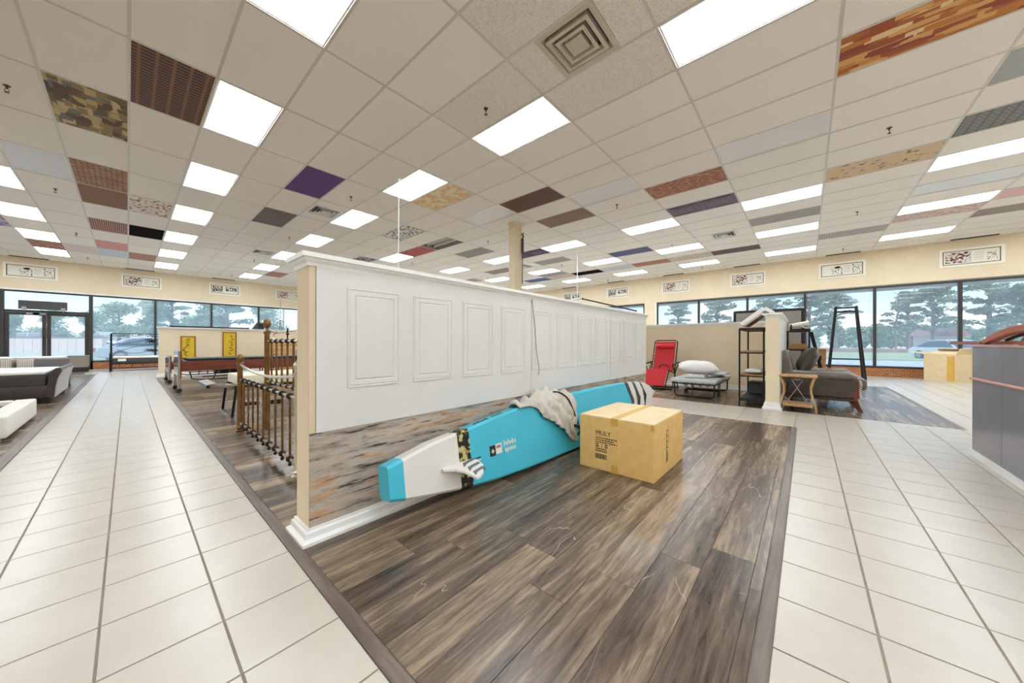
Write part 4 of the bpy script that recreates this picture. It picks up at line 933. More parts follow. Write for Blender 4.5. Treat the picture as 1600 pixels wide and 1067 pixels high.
# red reclining chair (built facing +x, turned to face the aisle)
rc = thing('reclining_chair', 'red folding recliner chair with black tube frame beside the half wall', 'chair', (7.52, 2.33, 0), PI)
W = .235
bm = BM(); tube(bm, [(-.06, -W, .34), (-.30, -W, 1.0), (-.31, -W+.04, 1.03), (-.31, W-.04, 1.03), (-.30, W, 1.0), (-.06, W, .34)], .0125); obj('back_frame', bm, 'black_metal', rc, smooth=True)
def sling(p, q, w_, name, m_='red_fabric'):
    bm = BM(); bar(bm, (p[0], 0, p[1]), (q[0], 0, q[1]), w_*2, .014, (1, 0, 0)); bmesh.ops.bevel(bm, geom=bm.edges[:], offset=.004, segments=1, affect='EDGES'); return obj(name, bm, m_, rc)
sling((-.055, .36), (-.295, 1.0), W-.028, 'back_sling'); sling((-.05, .37), (.30, .42), W-.028, 'seat_sling'); sling((.31, .42), (.55, .12), W-.028, 'leg_sling')
bm = BM(); tube(bm, [(-.24, -W+.05, .90), (-.24, -W+.08, .90), (-.24, W-.08, .90), (-.24, W-.05, .90)], [.03, .055, .055, .03], 12); obj('headrest', bm, 'red_pad', rc, smooth=True)
bm = BM(); tube(bm, [(-.06, -W, .34), (.30, -W, .42), (.57, -W, .10), (.57, W, .10), (.30, W, .42), (-.06, W, .34)], .0125); obj('seat_frame', bm, 'black_metal', rc, smooth=True)
for s in (-1, 1):
    bm = BM(); bar(bm, (-.22, s*(W+.045), .56), (.22, s*(W+.045), .53), .05, .022); bmesh.ops.bevel(bm, geom=bm.edges[:], offset=.008, segments=2, affect='EDGES'); obj('armrest', bm, 'black_plastic', rc)
    bm = BM(); tube(bm, [(-.2, s*(W+.045), .55), (-.05, s*(W+.03), .40), (.18, s*(W+.02), .02)], .011); obj('leg', bm, 'black_metal', rc, smooth=True)
    bm = BM(); tube(bm, [(.2, s*(W+.045), .52), (.05, s*(W+.03), .36), (-.26, s*(W+.02), .02)], .011); obj('leg', bm, 'black_metal', rc, smooth=True)
    bm = BM()
    for k in range(9): z = .40+.065*k; x = -.06-.24*(z-.34)/.66; tube(bm, [(x+.004, s*(W-.032), z), (x+.004, s*(W-.006), z+.012)], .006, 5)
    for k in range(5): z = .40-.06*k; x = .31+.24*k/5; tube(bm, [(x+.008, s*(W-.032), z), (x+.01, s*(W-.006), z)], .006, 5)
    obj('lacing', bm, 'white_fabric', rc)
for x in (.18, -.26): bm = BM(); tube(bm, [(x, -W-.02, .016), (x, W+.02, .016)], .014); obj('floor_bar', bm, 'black_metal', rc, smooth=True)
bm = BM(); pts = [(-.02+.0*k, .10*math.cos(a)+.02, .50+.07*math.sin(a)) for k, a in enumerate([PI*q/8 for q in range(9)])]; tube(bm, [(p[0]-.06, p[1], p[2]-.06) for p in pts], .008, 6); obj('folded_strap', bm, 'black_plastic', rc)

# folding bed
fb = thing('folding_bed', 'low black framed folding bed with thin grey mattress beside the half wall', 'bed', (6.62, 1.15, 0))
bm = sbox(-.04, 1.40, 0, .74, .268, .332, .02, 3); obj('mattress', bm, 'grey_mattress', fb, smooth=True)
bm = BM()
for y in (.03, .71): tube(bm, [(-.02, y, .248), (1.38, y, .248)], .014)
for x in (-.02, .45, .9, 1.38): tube(bm, [(x, .03, .248), (x, .71, .248)], .012)
obj('side_frame', bm, 'black_metal', fb, smooth=True)
for x in (.06, 1.32):
    bm = BM(); tube(bm, [(x, .05, .245), (x, .05, .06), (x, .07, .025), (x, .11, .013), (x, .63, .013), (x, .67, .025), (x, .69, .06), (x, .69, .245)], .012); obj('leg', bm, 'black_metal', fb, smooth=True)
for x in (.62, .76):
    bm = BM(); tube(bm, [(x, .08, .24), (x, .09, .07), (x, .65, .07), (x, .66, .24)], .012); l_ = obj('leg', bm, 'black_metal', fb, smooth=True)
    for y in (.09, .65): bm = BM(); lathe(bm, [(.01, -.012), (.034, -.012), (.036, 0), (.034, .012), (.01, .012)], n=12); xf(bm, Matrix.Translation((x, y, .037)) @ Matrix.Rotation(PI/2, 4, 'X')); obj('castor', bm, 'black_plastic', l_, smooth=True)
bm = BM()
for k in range(4): y = .2+.12*k; tube(bm, [(.08, y, .24), (.35, y, .17), (.62, y, .24)], .008, 6)
obj('brace', bm, 'black_metal', fb)
bm = pillow_bm(.52, .68, .21, 2); o = obj('pillow', bm, 'white_fabric', smooth='all', loc=(7.02, 1.53, .53)); o.rotation_euler = (.02, -.10, .25); tag(o, 'plump white pillow on top of the wrapped bundle on the folding bed', 'pillow')
o = obj('wrapped_bundle', sbox(6.80, 7.12, 1.38, 1.70, .333, .405, .025, 3), 'plastic_wrap', smooth='all'); tag(o, 'folded grey bundle in clear plastic under the white pillow', 'bundle')
bm = pillow_bm(.55, .34, .07, 9); 
for v in bm.verts: v.co.z += .02*mnoise.noise(v.co*11)
o = obj('plastic_bag', bm, 'plastic_wrap', smooth='all', loc=(7.40, 1.27, .395)); tag(o, 'crumpled clear plastic bag lying beside the pillow on folding bed', 'bag')

# shelf unit
su = thing('shelf_unit', 'narrow black metal shelf unit with wooden shelves against the short half wall', 'shelf', (6.30, .475, 0))
wood('shelf_wood', (120, 84, 60), (160, 122, 92), (190, 154, 122), 'X', .5, 20); mat('shelf_brown', (74, 54, 44), .5, var=5)
DX, DY, HT = 1.02, .305, 1.20
for x in (.0, DX):
    for y in (.0, DY): bm = BM(); bar(bm, (x+.01, y+.01, 0), (x+.01, y+.01, HT), .022); obj('post', bm, 'black_metal', su)
for z, m_ in ((HT, 'shelf_brown'), (.835, 'shelf_wood'), (.475, 'shelf_wood'), (.105, 'black_plastic')):
    obj('shelf', box(.02, DX, .012, DY+.008, z-.012, z+.012), m_, su)
    bm = BM(); bar(bm, (.01, .0, z-.016), (.01, DY+.02, z-.016), .02, .018); bar(bm, (DX+.01, .0, z-.016), (DX+.01, DY+.02, z-.016), .02, .018); bar(bm, (.01, DY+.01, z-.016), (DX, DY+.01, z-.016), .018); obj('rail', bm, 'black_metal', su)
bm = pillow_bm(.40, .24, .08, 5); o = obj('shelf_pillow', bm, 'white_fabric', smooth='all', loc=(6.60, .628, .532)); tag(o, 'small pale cushion lying on the lower wooden shelf', 'cushion')
o = obj('grey_box', sbox(6.95, 7.28, .52, .74, .119, .30, .006, 1), 'dark_grey', label=None); obj('lid', box(6.94, 7.29, .515, .745, .30, .315), 'black_plastic', o); tag(o, 'dark grey box at the back of the lowest black shelf', 'box')
mat('pale_pink', (222, 196, 182), .8)
lp = thing('leaning_board', 'thick white board tilted across the shelf top onto the half wall cap', 'board', (6.62, .58, 1.214))
bm = BM(); bar(bm, (0, .19, .045), (0, -.10, .285), .62, .065, (0, 0, 1)); bmesh.ops.bevel(bm, geom=bm.edges[:], offset=.006, segments=1, affect='EDGES'); obj('board', bm, 'white_trim', lp)
bm = BM(); bar(bm, (-.012, .15, .035), (-.012, -.075, .215), .57, .03, (0, 0, 1)); obj('backing_strip', bm, 'pale_pink', lp)
bm = BM(); bar(bm, (0, -.10, .285), (0, -.19, .225), .60, .05, (0, 0, 1)); obj('end_piece', bm, 'white_trim', lp)
# grey framed board behind the half wall
gb = thing('framed_grey_board', 'large grey fabric board with rounded black border behind the half wall', 'board', (9.0, .635, 0))
bm = BM(); capring(bm, [(0, 0), (0, .03), (-.006, .034)], -.605, .605, 0, 1.69); 
bmesh.ops.bevel(bm, geom=[e_ for e_ in bm.edges if abs(e_.verts[0].co.z-e_.verts[1].co.z) > .02], offset=.05, segments=4, affect='EDGES'); xf(bm, Matrix.Rotation(-PI/2, 4, 'Z') @ Rx); obj('border', bm, 'black_plastic', gb)
mat('board_cloth', (146, 140, 134), .9, var=4, vscale=80); obj('panel', box(-.042, -.03, -.55, .55, .05, 1.635), 'board_cloth', gb)

# ------------------------------------------------------------------ leather recliner, side table, console
mat('leather', (106, 97, 88), .36, var=10, vscale=9, bump=.25, bscale=70); mat('leather_dark', (72, 65, 59), .36, var=9, vscale=9, bump=.25, bscale=70); wood('cherry', (84, 40, 22), (124, 64, 36), (150, 86, 52), 'Z', .35, 20); mat('fringe', (206, 196, 186), .9)
wood('oak', (148, 106, 62), (186, 144, 96), (212, 176, 128), 'Z', .45, 22)
ac = thing('leather_armchair', 'brown grey leather armchair with rolled arms and carved wooden feet', 'armchair', (7.2, -.15, 0))
def arm(x0, x1, zt):
    prof = [(.40, .17), (-.36, .17), (-.36, .40)] + [(-.355-.03*math.sin(a), .40+ (zt-.40)*(1-math.cos(a))/2) for a in [PI*k/6 for k in range(1, 7)]] + [(.38, zt+.01)]
    bm = BM(); prism(bm, prof, 'X', x0, x1); bmesh.ops.bevel(bm, geom=[e_ for e_ in bm.edges if abs(e_.verts[0].co.x-e_.verts[1].co.x) < .01], offset=.03, segments=3, affect='EDGES'); return bm
for x0, x1 in ((-.50, -.32), (.34, .52)):
    a_ = obj('arm', arm(x0, x1, .47), 'leather_dark', ac, smooth=True)
    bm = BM(); pts = [(y, .505) for y in (.40, .2, 0, -.2, -.33)]; tube(bm, [((x0+x1)/2, .40, .50), ((x0+x1)/2, .1, .495), ((x0+x1)/2, -.30, .495), ((x0+x1)/2, -.385, .47)], [.085, .092, .10, .06], 14); xf(bm, Matrix.Translation(((x0+x1)/2, 0, .49)) @ Matrix.Diagonal((1.25, 1, .72, 1)) @ Matrix.Translation((-(x0+x1)/2, 0, -.49))); obj('arm_roll', bm, 'leather', a_, smooth=True)
    bm = BM(); prism(bm, [(-.36, .17), (-.40, .20), (-.425, .30), (-.405, .40), (-.37, .46), (-.34, .46), (-.34, .17)], 'X', x0+.005, x1-.005); obj('arm_front', bm, 'cherry', a_)
    xm = (x0+x1)/2
    bm = BM(); loft(bm, [[(xm+sx*.045*q, y0+sy*.05*q, z) for sx, sy in ((-1, -1), (1, -1), (1, 1), (-1, 1))] for z, y0, q in ((.17, -.345, 1.0), (.12, -.355, .95), (.05, -.40, .55), (0, -.425, .5))]); obj('leg', bm, 'cherry', ac)
    bm = BM(); loft(bm, [[(xm+sx*.04*q, .36+sy*.04*q, z) for sx, sy in ((-1, -1), (1, -1), (1, 1), (-1, 1))] for z, q in ((.17, 1.0), (0, .6))]); obj('leg', bm, 'cherry', ac)
obj('base_rail', sbox(-.50, .52, -.37, .41, .145, .18, .008, 1), 'shelf_brown', ac)
obj('seat_base', sbox(-.34, .36, -.36, .30, .18, .32, .02, 2), 'leather_dark', ac, smooth=True)
obj('seat_cushion', sbox(-.33, .35, -.50, .24, .30, .46, .06, 4), 'leather', ac, smooth=True)
bm = sbox(-.48, .50, -.10, .10, 0, .50, .06, 4); xf(bm, Matrix.Translation((0, .36, .36)) @ Matrix.Rotation(-.22, 4, 'X')); obj('backrest', bm, 'leather', ac, smooth=True)
bm = pillow_bm(.70, .46, .22, 4); xf(bm, Matrix.Translation((.0, .14, .70)) @ Matrix.Rotation(-1.15, 4, 'X')); obj('back_cushion', bm, 'leather_dark', ac, smooth='all')
bm = BM()
for k in range(10): tube(bm, [(-.515, -.40-.0*k, .46-.03*k), (-.52, -.425-.008*math.sin(k), .43-.03*k)], .008, 5)
obj('fringe', bm, 'fringe', ac)

sd = thing('side_table', 'small oak side table with crossed wire front beside the armchair', 'table', (6.38, .10, 0))
obj('table_top', sbox(-.17, .17, -.215, .205, .49, .515, .006, 2), 'oak', sd)
for sx in (-1, 1):
    for sy in (-1, 1):
        bm = BM(); loft(bm, [[(sx*.14+a*.011, sy*(.19-.045*math.sin(PI*min(1, (1-z/.49)*1.35))+.012*(z < .05))+b*.012, z) for a, b in ((-1, -1), (1, -1), (1, 1), (-1, 1))] for z in (.49, .42, .34, .26, .18, .1, .04, 0)]); obj('leg', bm, 'oak', sd)
obj('lower_shelf', box(-.14, .14, -.16, .16, .09, .115), 'oak', sd); obj('apron', box(-.15, -.135, -.165, .155, .075, .118), 'oak', sd)
mat('wire_pewter', (150, 140, 132), .35, metal=.7)
bm = BM(); tube(bm, [(-.145, .12, .12), (-.145, .0, .34), (-.145, -.06, .45), (-.145, -.03, .462), (-.145, .02, .45)], .006, 6); tube(bm, [(-.145, -.12, .12), (-.145, .0, .34), (-.145, .06, .45), (-.145, .03, .462), (-.145, -.02, .45)], .006, 6); tube(bm, [(-.145, .14, .20), (-.145, .04, .12)], .005, 6); tube(bm, [(-.145, -.14, .20), (-.145, -.04, .12)], .005, 6); obj('wire_cross', bm, 'wire_pewter', sd, smooth=True)

cs = thing('black_console', 'tall narrow black metal stand holding wooden boxes behind the armchair', 'stand', (7.93, .113, 0))
for sx in (-1, 1):
    for sy in (-1, 1): bm = BM(); bar(bm, (sx*.13, sy*.147, 0), (sx*.13, sy*.147, 1.185), .024); obj('post', bm, 'black_metal', cs)
for z in (1.185, .855, .40): obj('shelf', box(-.145, .145, -.16, .16, z-.014, z+.01), 'black_metal', cs)
wood('box_wood', (130, 90, 46), (170, 124, 70), (196, 150, 96), 'Y', .55, 20)
for k, (y0, y1, z0, h_) in enumerate(((-.02, .25, .866, .055), (-.01, .20, .922, .04))):
    o = obj('wooden_box', sbox(7.83, 8.02, y0, y1, z0, z0+h_*.7, .003, 1), 'box_wood'); obj('lid', sbox(7.825, 8.025, y0-.004, y1+.004, z0+h_*.7, z0+h_, .003, 1), 'box_wood', o); tag(o, ('lower long wooden box on the black metal stand', 'upper smaller wooden box stacked on the black metal stand')[k], 'box')
rl = thing('paper_roll', 'cream rolled tube lying on the black metal stand', 'roll', (7.93, .10, 1.2))
bm = BM(); tube(bm, [(0, .13, .08), (0, -.135, .135)], .038, 16); obj('roll', bm, 'frame_white', rl, smooth=True); bm = BM(); tube(bm, [(0, -.1352, .135), (0, -.1375, .1355)], .028, 14); obj('hollow_end', bm, 'black_plastic', rl); obj('cradle', box(-.05, .05, .10, .125, 0, .11), 'black_metal', rl); bm = BM(); bar(bm, (0, -.02, .08), (0, -.14, .022), .06, .025); obj('clip', bm, 'chrome', rl); obj('foot', box(-.06, .06, -.15, .13, .0, .03), 'black_plastic', rl)
lb_ = thing('leaning_black_plank', 'long black plank leaning behind the armchair beside the stand', 'plank', (8.25, -.2, 0))
bm = BM(); bar(bm, (0, -.09, .01), (.0, .14, 1.18), .05, .03); obj('plank', bm, 'black_metal', lb_); bm = BM(); bar(bm, (0, -.093, .0), (0, -.085, .03), .06, .04); obj('end_cap', bm, 'black_plastic', lb_)
o = thing('tall_carton', 'tall narrow brown carton standing behind the armchair', 'carton', (8.6, -.195, 0)); bm = sbox(-.1, .1, -.055, .055, 0, .87, .004, 1); xf(bm, Matrix.Rotation(.03, 4, 'X')); obj('carton', bm, 'box_wood', o); obj('handle_hole', box(-.104, -.098, -.015, .015, .66, .74), 'ink', o)

# coat rack by the window
cr_ = thing('coat_rack', 'tall black tapering garment rack standing by the right window', 'rack', (13.2, -.82, 0))
for sx, dx0, dx1 in ((-1, .30, .10), (1, .30, .10)):
    for sy in (-1, 1): bm = BM(); bar(bm, (sx*dx0, sy*.36, 0), (sx*dx1, sy*.20, 2.0), .05, .03); obj('leg', bm, 'black_metal', cr_)
for z, f_ in ((1.97, 1.0), (1.86, 1.05)):
    for sx in (-1, 1): bm = BM(); bar(bm, (sx*.10*f_, -.21*f_, z), (sx*.10*f_, .21*f_, z), .03); obj('top_bar', bm, 'black_metal', cr_)
bm = BM(); bar(bm, (-.26, -.31, .54), (-.26, .31, .54), .02); bar(bm, (.26, -.31, .54), (.26, .31, .54), .02); obj('lower_bar', bm, 'black_metal', cr_)
for s in (-1, 1):
    bm = BM(); tube(bm, [(-.15, s*.26, 1.35), (-.2, s*.33, 1.36), (-.2, s*.36, 1.44)], .008, 6); tube(bm, [(-.15, s*.26, 1.3), (-.2, s*.34, 1.27), (-.2, s*.37, 1.31)], .008, 6); obj('hook', bm, 'black_metal', cr_, smooth=True)
# open carton by the window
oc = thing('open_carton', 'large open cardboard carton by the right window beside the counter', 'carton', (13.60, -2.80, 0), math.atan2(.433, .39))
A_, B_, Hc_ = .60, .58, .70
bm = BM(); bx(bm, 0, A_, -B_, -B_+.012, 0, Hc_); bx(bm, 0, A_, -.012, 0, 0, Hc_); bx(bm, 0, .012, -B_+.012, -.012, 0, Hc_); bx(bm, A_-.012, A_, -B_+.012, -.012, 0, Hc_); bx(bm, .012, A_-.012, -B_+.012, -.012, 0, .012); obj('carton', bm, 'cardboard_pale', oc)
def flap(p, q, out, up_):
    bm = BM(); p, q = Vector(p), Vector(q); o_ = Vector(out)*.27+Vector((0, 0, up_)); n = (q-p).cross(o_).normalized()*.005; vv = []
    for d in (n, -n): vv.append([bm.verts.new(x+d) for x in (p, q, q+o_, p+o_)])
    bm.faces.new(vv[0]); bm.faces.new(vv[1][::-1]); [bm.faces.new((vv[0][k], vv[1][k], vv[1][(k+1) % 4], vv[0][(k+1) % 4])) for k in range(4)]; obj('flap', bm, 'cardboard_pale', oc)
flap((0, -B_, Hc_), (0, 0, Hc_), (-.3, 0, 0), .15); flap((A_, -B_, Hc_), (A_, 0, Hc_), (1, 0, 0), .05); flap((0, 0, Hc_), (A_, 0, Hc_), (0, -.75, 0), .07); flap((0, -B_, Hc_), (A_, -B_, Hc_), (0, .6, 0), .14)
obj('tape', box(.02, .16, -.0005, .0015, .02, Hc_-.05), 'tape', oc)

# ------------------------------------------------------------------ counter
mat('counter_grey', (134, 134, 142), .2, var=3, vscale=5); mat('counter_edge', (58, 54, 56), .4); mat('copper_pink', (206, 146, 132), .35, var=4)
wood('copper_wood', (130, 62, 42), (164, 86, 60), (190, 112, 84), 'X', .35, 16)
ct_ = thing('counter', 'dark grey panelled sales counter with pink rail at the right edge', 'counter', (3.0, -1.4, 0))
CX0, CX1, CY1 = 1.3, 4.85, -1.087
obj('carcass', box(CX0, CX1-.004, -1.75, CY1-.012, .06, .93), 'counter_edge', ct_, world=True)
xs = [CX1, 4.265, 3.68, 3.095, 2.51, 1.925, CX0+.01]
for a, b in zip(xs, xs[1:]):
    obj('panel', sbox(b+.004, a-.004, CY1-.012, CY1, .05, .655, .002, 1), 'counter_grey', ct_, world=True); obj('panel', sbox(b+.004, a-.004, CY1-.012, CY1, .672, .938, .002, 1), 'counter_grey', ct_, world=True)
obj('end_panel', box(CX1-.004, CX1, -1.75, CY1, .05, .938), 'counter_edge', ct_, world=True)
bm = BM(); tube(bm, [(CX1+.012, CY1+.004, .664), (CX0, CY1+.004, .664)], .011, 10); obj('rail', bm, 'copper_pink', ct_, smooth=True, world=True)
obj('kick_strip', box(CX0, CX1+.01, -1.74, CY1+.012, 0, .05), 'white_trim', ct_, world=True)
obj('counter_top', box(CX0, CX1+.006, -1.76, CY1+.006, .938, .952), 'copper_pink', ct_, world=True)
br_ = thing('curved_wood_rail', 'copper brown bentwood rail with arched top lying on the counter', 'bed rail', (4.3, -1.25, .952))
bm = BM(); bar(bm, (5.82, -1.18, .972), (2.2, -1.18, .972), .05, .028); obj('base_plank', bm, 'copper_wood', br_, world=True)
pts = [(4.70, .974), (4.64, .982), (4.54, 1.004), (4.42, 1.028), (4.30, 1.05), (4.18, 1.066), (4.05, 1.076), (3.91, 1.078), (3.7, 1.072), (3.4, 1.045), (3.1, 1.0)]
bm = BM(); secs = []
for k, (x, z) in enumerate(pts):
    t0 = .016+.014*min(1, k/3); secs.append([(x, -1.135, z-t0), (x, -1.085, z-t0), (x, -1.085, z+t0*.6), (x, -1.135, z+t0*.6)])
loft(bm, secs); bmesh.ops.bevel(bm, geom=bm.edges[:], offset=.004, segments=1, affect='EDGES'); obj('arched_rail', bm, 'copper_wood', br_, world=True)
bm = BM(); tube(bm, [(x, -1.15, z-.035) for x, z in pts[3:9]], .012, 6); obj('under_strip', bm, 'ink', br_, world=True)
for x, z in ((4.02, 1.05), (3.35, 1.01)): bm = BM(); bar(bm, (x, -1.16, .985), (x, -1.16, z), .012); obj('spindle', bm, 'black_metal', br_, world=True)
for x in (3.86, 2.9): bm = BM(); bar(bm, (x, -1.15, .985), (x, -1.15, 1.05 if x > 3 else .99), .07, .03); obj('post', bm, 'copper_wood', br_, world=True)
bm = BM(); tube(bm, [(4.645, -1.08, .972), (4.645, -1.084, .972)], .007, 8); obj('bolt', bm, 'black_metal', br_, world=True)
o = thing('name_plate', 'small dark wedge card holder standing on the counter behind the bent rail', 'card holder', (4.72, -1.35, .952)); bm = BM(); prism(bm, [(0, 0), (.10, 0), (.02, .075)], 'Y', -.04, .04); obj('wedge', bm, 'dark_grey', o); obj('card', box(.025, .09, -.035, .035, .001, .012), 'unit_white', o)
#PART4
# ------------------------------------------------------------------ left side: beds
mat('white_leather', (232, 228, 220), .5, var=3, vscale=20, bump=.15, bscale=160); mat('black_leather', (58, 48, 48), .38, var=6, vscale=10, bump=.15, bscale=120); mat('quilt_dark', (74, 66, 64), .8, var=6, vscale=30); mat('mattress_white', (238, 236, 232), .85); mat('foot_chrome', (190, 190, 192), .2, metal=1); mat('deep_brown', (48, 38, 36), .8)
wb = thing('white_bed_base', 'low white upholstered storage bed base with dark open inside', 'bed', (-.77, 5.82, 0))
L, W = 1.95, 1.62
for nm, a in (('front_rail', (-.16, 0, 0, W)), ('back_rail', (-L, -L+.12, 0, W)), ('side_rail', (-L+.12, -.16, 0, .07)), ('side_rail', (-L+.12, -.16, W-.12, W))):
    obj(nm, sbox(*a, .03, .245, .022, 3), 'white_leather', wb, smooth=True)
obj('inside_panel', box(-L+.10, -.14, .06, W-.10, .04, .19), 'deep_brown', wb)
for x in (-.08, -L+.08):
    for y in (.07, W-.07): obj('foot', box(x-.04, x+.04, y-.04, y+.04, 0, .03), 'foot_chrome', wb)

bb = thing('black_bed', 'dark leather sleigh bed with quilted mattress and curved footboard', 'bed', (-.80, 8.95, 0))
L, W = 2.05, 1.80
prof = [(-.03, .09), (.03, .09), (.04, .25), (.065, .40), (.10, .50), (.105, .545), (.07, .565), (.03, .545), (-.02, .45), (-.035, .25)]
bm = BM(); prism(bm, prof, 'Y', 0, W); bmesh.ops.bevel(bm, geom=[e_ for e_ in bm.edges if abs(e_.verts[0].co.y-e_.verts[1].co.y) > .5], offset=.012, segments=2, affect='EDGES'); obj('footboard', bm, 'black_leather', bb, smooth=True)
mat('footboard_grey', (168, 162, 164), .32, var=4)
for k in range(6):
    bm = BM(); y0 = .03+k*.29; loft(bm, [[(x+.004, y0, z), (x+.012, y0+.02, z), (x+.012, y0+.27, z), (x+.004, y0+.288, z)] for x, z in ((.03, .10), (.038, .25), (.062, .40), (.098, .50), (.104, .535))], closed=False); obj('padded_channel', bm, 'footboard_grey', bb, smooth=True)
for y0, y1 in ((0, .05), (W-.05, W)): obj('side_rail', sbox(-L, -.03, y0, y1, .10, .29, .012, 2), 'black_leather', bb, smooth=True)
obj('headboard', sbox(-L-.09, -L, 0, W, .05, .98, .03, 3), 'black_leather', bb, smooth=True)
mt = obj('mattress', sbox(-L+.02, -.045, .02, W-.02, .28, .47, .03, 3), 'quilt_dark', bb, smooth=True); obj('mattress_top', sbox(-L+.03, -.05, .03, W-.03, .465, .505, .018, 2), 'mattress_white', bb, smooth=True)
bm = BM()
for k in range(14):
    x = -.12-.13*k
    for s in (-1, 1): tube(bm, [(x, .017, .30 if s > 0 else .45), (x-.065, .016, .375), (x-.13, .017, .45 if s > 0 else .30)], .006, 4)
obj('quilting', bm, 'quilt_dark', mt)
for x in (-.02, -L-.02):
    for y in (.05, W-.05): bm = BM(); lathe(bm, [(.022, 0), (.03, .10)], c=(x, y, 0), n=8); obj('leg', bm, 'black_plastic', bb)

# mattresses and grey bench further back
pattern('lattice', 'bricks', [(226, 220, 208), (230, 224, 214), (172, 164, 152)], (13, 13), thr=.05, rot=.785)
ms_ = []
for k, (x0, x1, lb) in enumerate(((-3.2, -1.66, 'pale lattice patterned mattress standing left behind the black bed'), (-1.60, -.98, 'pale lattice patterned mattress end standing right behind the black bed'))):
    o = thing('stacked_mattress', lb, 'mattress', ((x0+x1)/2, 13.4, 0)); h_ = (x1-x0)/2
    obj('base', sbox(-h_, h_, -.45, .45, .0, .38, .02, 2), 'lattice', o); obj('mattress', sbox(-h_, h_, -.45, .45, .385, .60, .03, 2), 'lattice', o); obj('top_panel', sbox(-h_+.01, h_-.01, -.44, .44, .60, .63, .012, 2), 'mattress_white', o)
obj('label_patch', box(-.06, .02, -.466, -.46, .42, .56), 'ink', o)
gbn = thing('grey_bench', 'grey leather bench with rounded back beyond the black bed footboard', 'bench', (-1.05, 12.2, 0))
mat('bench_grey', (110, 108, 108), .45, var=5, bump=.1, bscale=90)
obj('seat', sbox(-.22, .22, -.1, .35, .1, .40, .03, 3), 'bench_grey', gbn, smooth=True); bm = sbox(-.23, .23, -.2, -.08, .05, .63, .04, 4); obj('backrest', bm, 'bench_grey', gbn, smooth=True)
for s in (-1, 1): obj('leg', box(s*.18-.02, s*.18+.02, .25, .29, 0, .1), 'black_plastic', gbn)
tcst = thing('taupe_chest', 'small taupe chest beside the entrance doors', 'chest', (-1.03, 17.9, 0)); mat('taupe', (140, 130, 118), .6)
obj('body', sbox(-.26, .18, -.25, .25, .16, .52, .015, 2), 'taupe', tcst); obj('base', box(-.25, .17, -.24, .24, 0, .16), 'deep_brown', tcst); obj('lid', sbox(-.27, .19, -.26, .26, .5, .535, .008, 1), 'taupe', tcst)
tag(obj('door_mat', sbox(-1.9, -.92, 16.5, 17.2, .002, .014, .004, 1), 'dark_grey'), 'dark grey door mat on the tiles before the entrance doors', 'mat'); obj('mat_border', sbox(-1.94, -.88, 16.46, 17.24, .001, .009, .002, 1), 'black_plastic', bpy.data.objects['door_mat'])

# black metal daybed by the tall window
dbd = thing('metal_daybed', 'black metal daybed with scrolled back before the tall window', 'daybed', (-.38, 17.65, 0))
bm = BM()
for x in (0, 1.95): bar(bm, (x, .42, 0), (x, .42, 1.27), .05)
for z in (1.27, 1.20, .90, .50): tube(bm, [(0, .42, z), (1.95, .42, z)], .014 if z > 1.25 else .010)
obj('back_frame', bm, 'black_metal', dbd)
bm = BM()
for k in range(2):
    x0 = .12+k*.86
    tube(bm, [(x0+.86*s, .42, 1.03+.14*math.sin(PI*s*1.0)) for s in [q/10 for q in range(11)]], .008, 6); tube(bm, [(x0+.86*s, .42, .72-.14*math.sin(PI*s)) for s in [q/10 for q in range(11)]], .008, 6)
    tube(bm, [(x0+.86*s, .42, .93+.22*s*s) for s in [q/8 for q in range(9)]], .008, 6); tube(bm, [(x0+.86*s, .42, .88-.26*(1-s)**2) for s in [q/8 for q in range(9)]], .008, 6)
obj('scrollwork', bm, 'black_metal', dbd, smooth=True)
bm = BM(); rnd = random.Random(2)
for k in range(9):
    a = k*.7; cx, cz = .93, 1.02
    tube(bm, [(cx, .42, cz), (cx+.10*math.cos(a)+.02, .42, cz+.07*math.sin(a)), (cx+.17*math.cos(a+.3), .42, cz+.11*math.sin(a+.3))], [.012, .018, .004], 6); tube(bm, [(cx, .42, .68), (cx+.10*math.cos(a), .42, .68+.05*math.sin(a)), (cx+.19*math.cos(a+.3), .42, .68+.08*math.sin(a+.3))], [.01, .015, .004], 6)
obj('leaf_ornament', bm, 'black_metal', dbd, smooth=True)
obj('mattress', sbox(.04, 1.92, -.40, .38, .26, .44, .03, 2), 'quilt_dark', dbd, smooth=True); obj('mattress_top', sbox(.05, 1.90, -.39, .37, .44, .50, .02, 2), 'mattress_white', dbd, smooth=True); obj('care_label', box(.16, .34, -.405, -.40, .34, .42), 'unit_white', dbd)
bm = BM()
for x in (0, 1.95): bar(bm, (x, -.42, 0), (x, -.42, .62), .045)
obj('front_post', bm, 'black_metal', dbd)
mat('maroon', (86, 46, 40), .45)
obj('lower_rail', box(0, 1.95, -.43, -.40, .09, .14), 'maroon', dbd); obj('upper_rail', box(0, 1.95, -.43, -.40, .24, .27), 'black_metal', dbd)
bm = BM()
for k in range(7): x = .2+k*.26; tube(bm, [(x, -.415, .14), (x+.03*(k % 2), -.415, .24)], .007, 5)
obj('spindle', bm, 'black_metal', dbd)

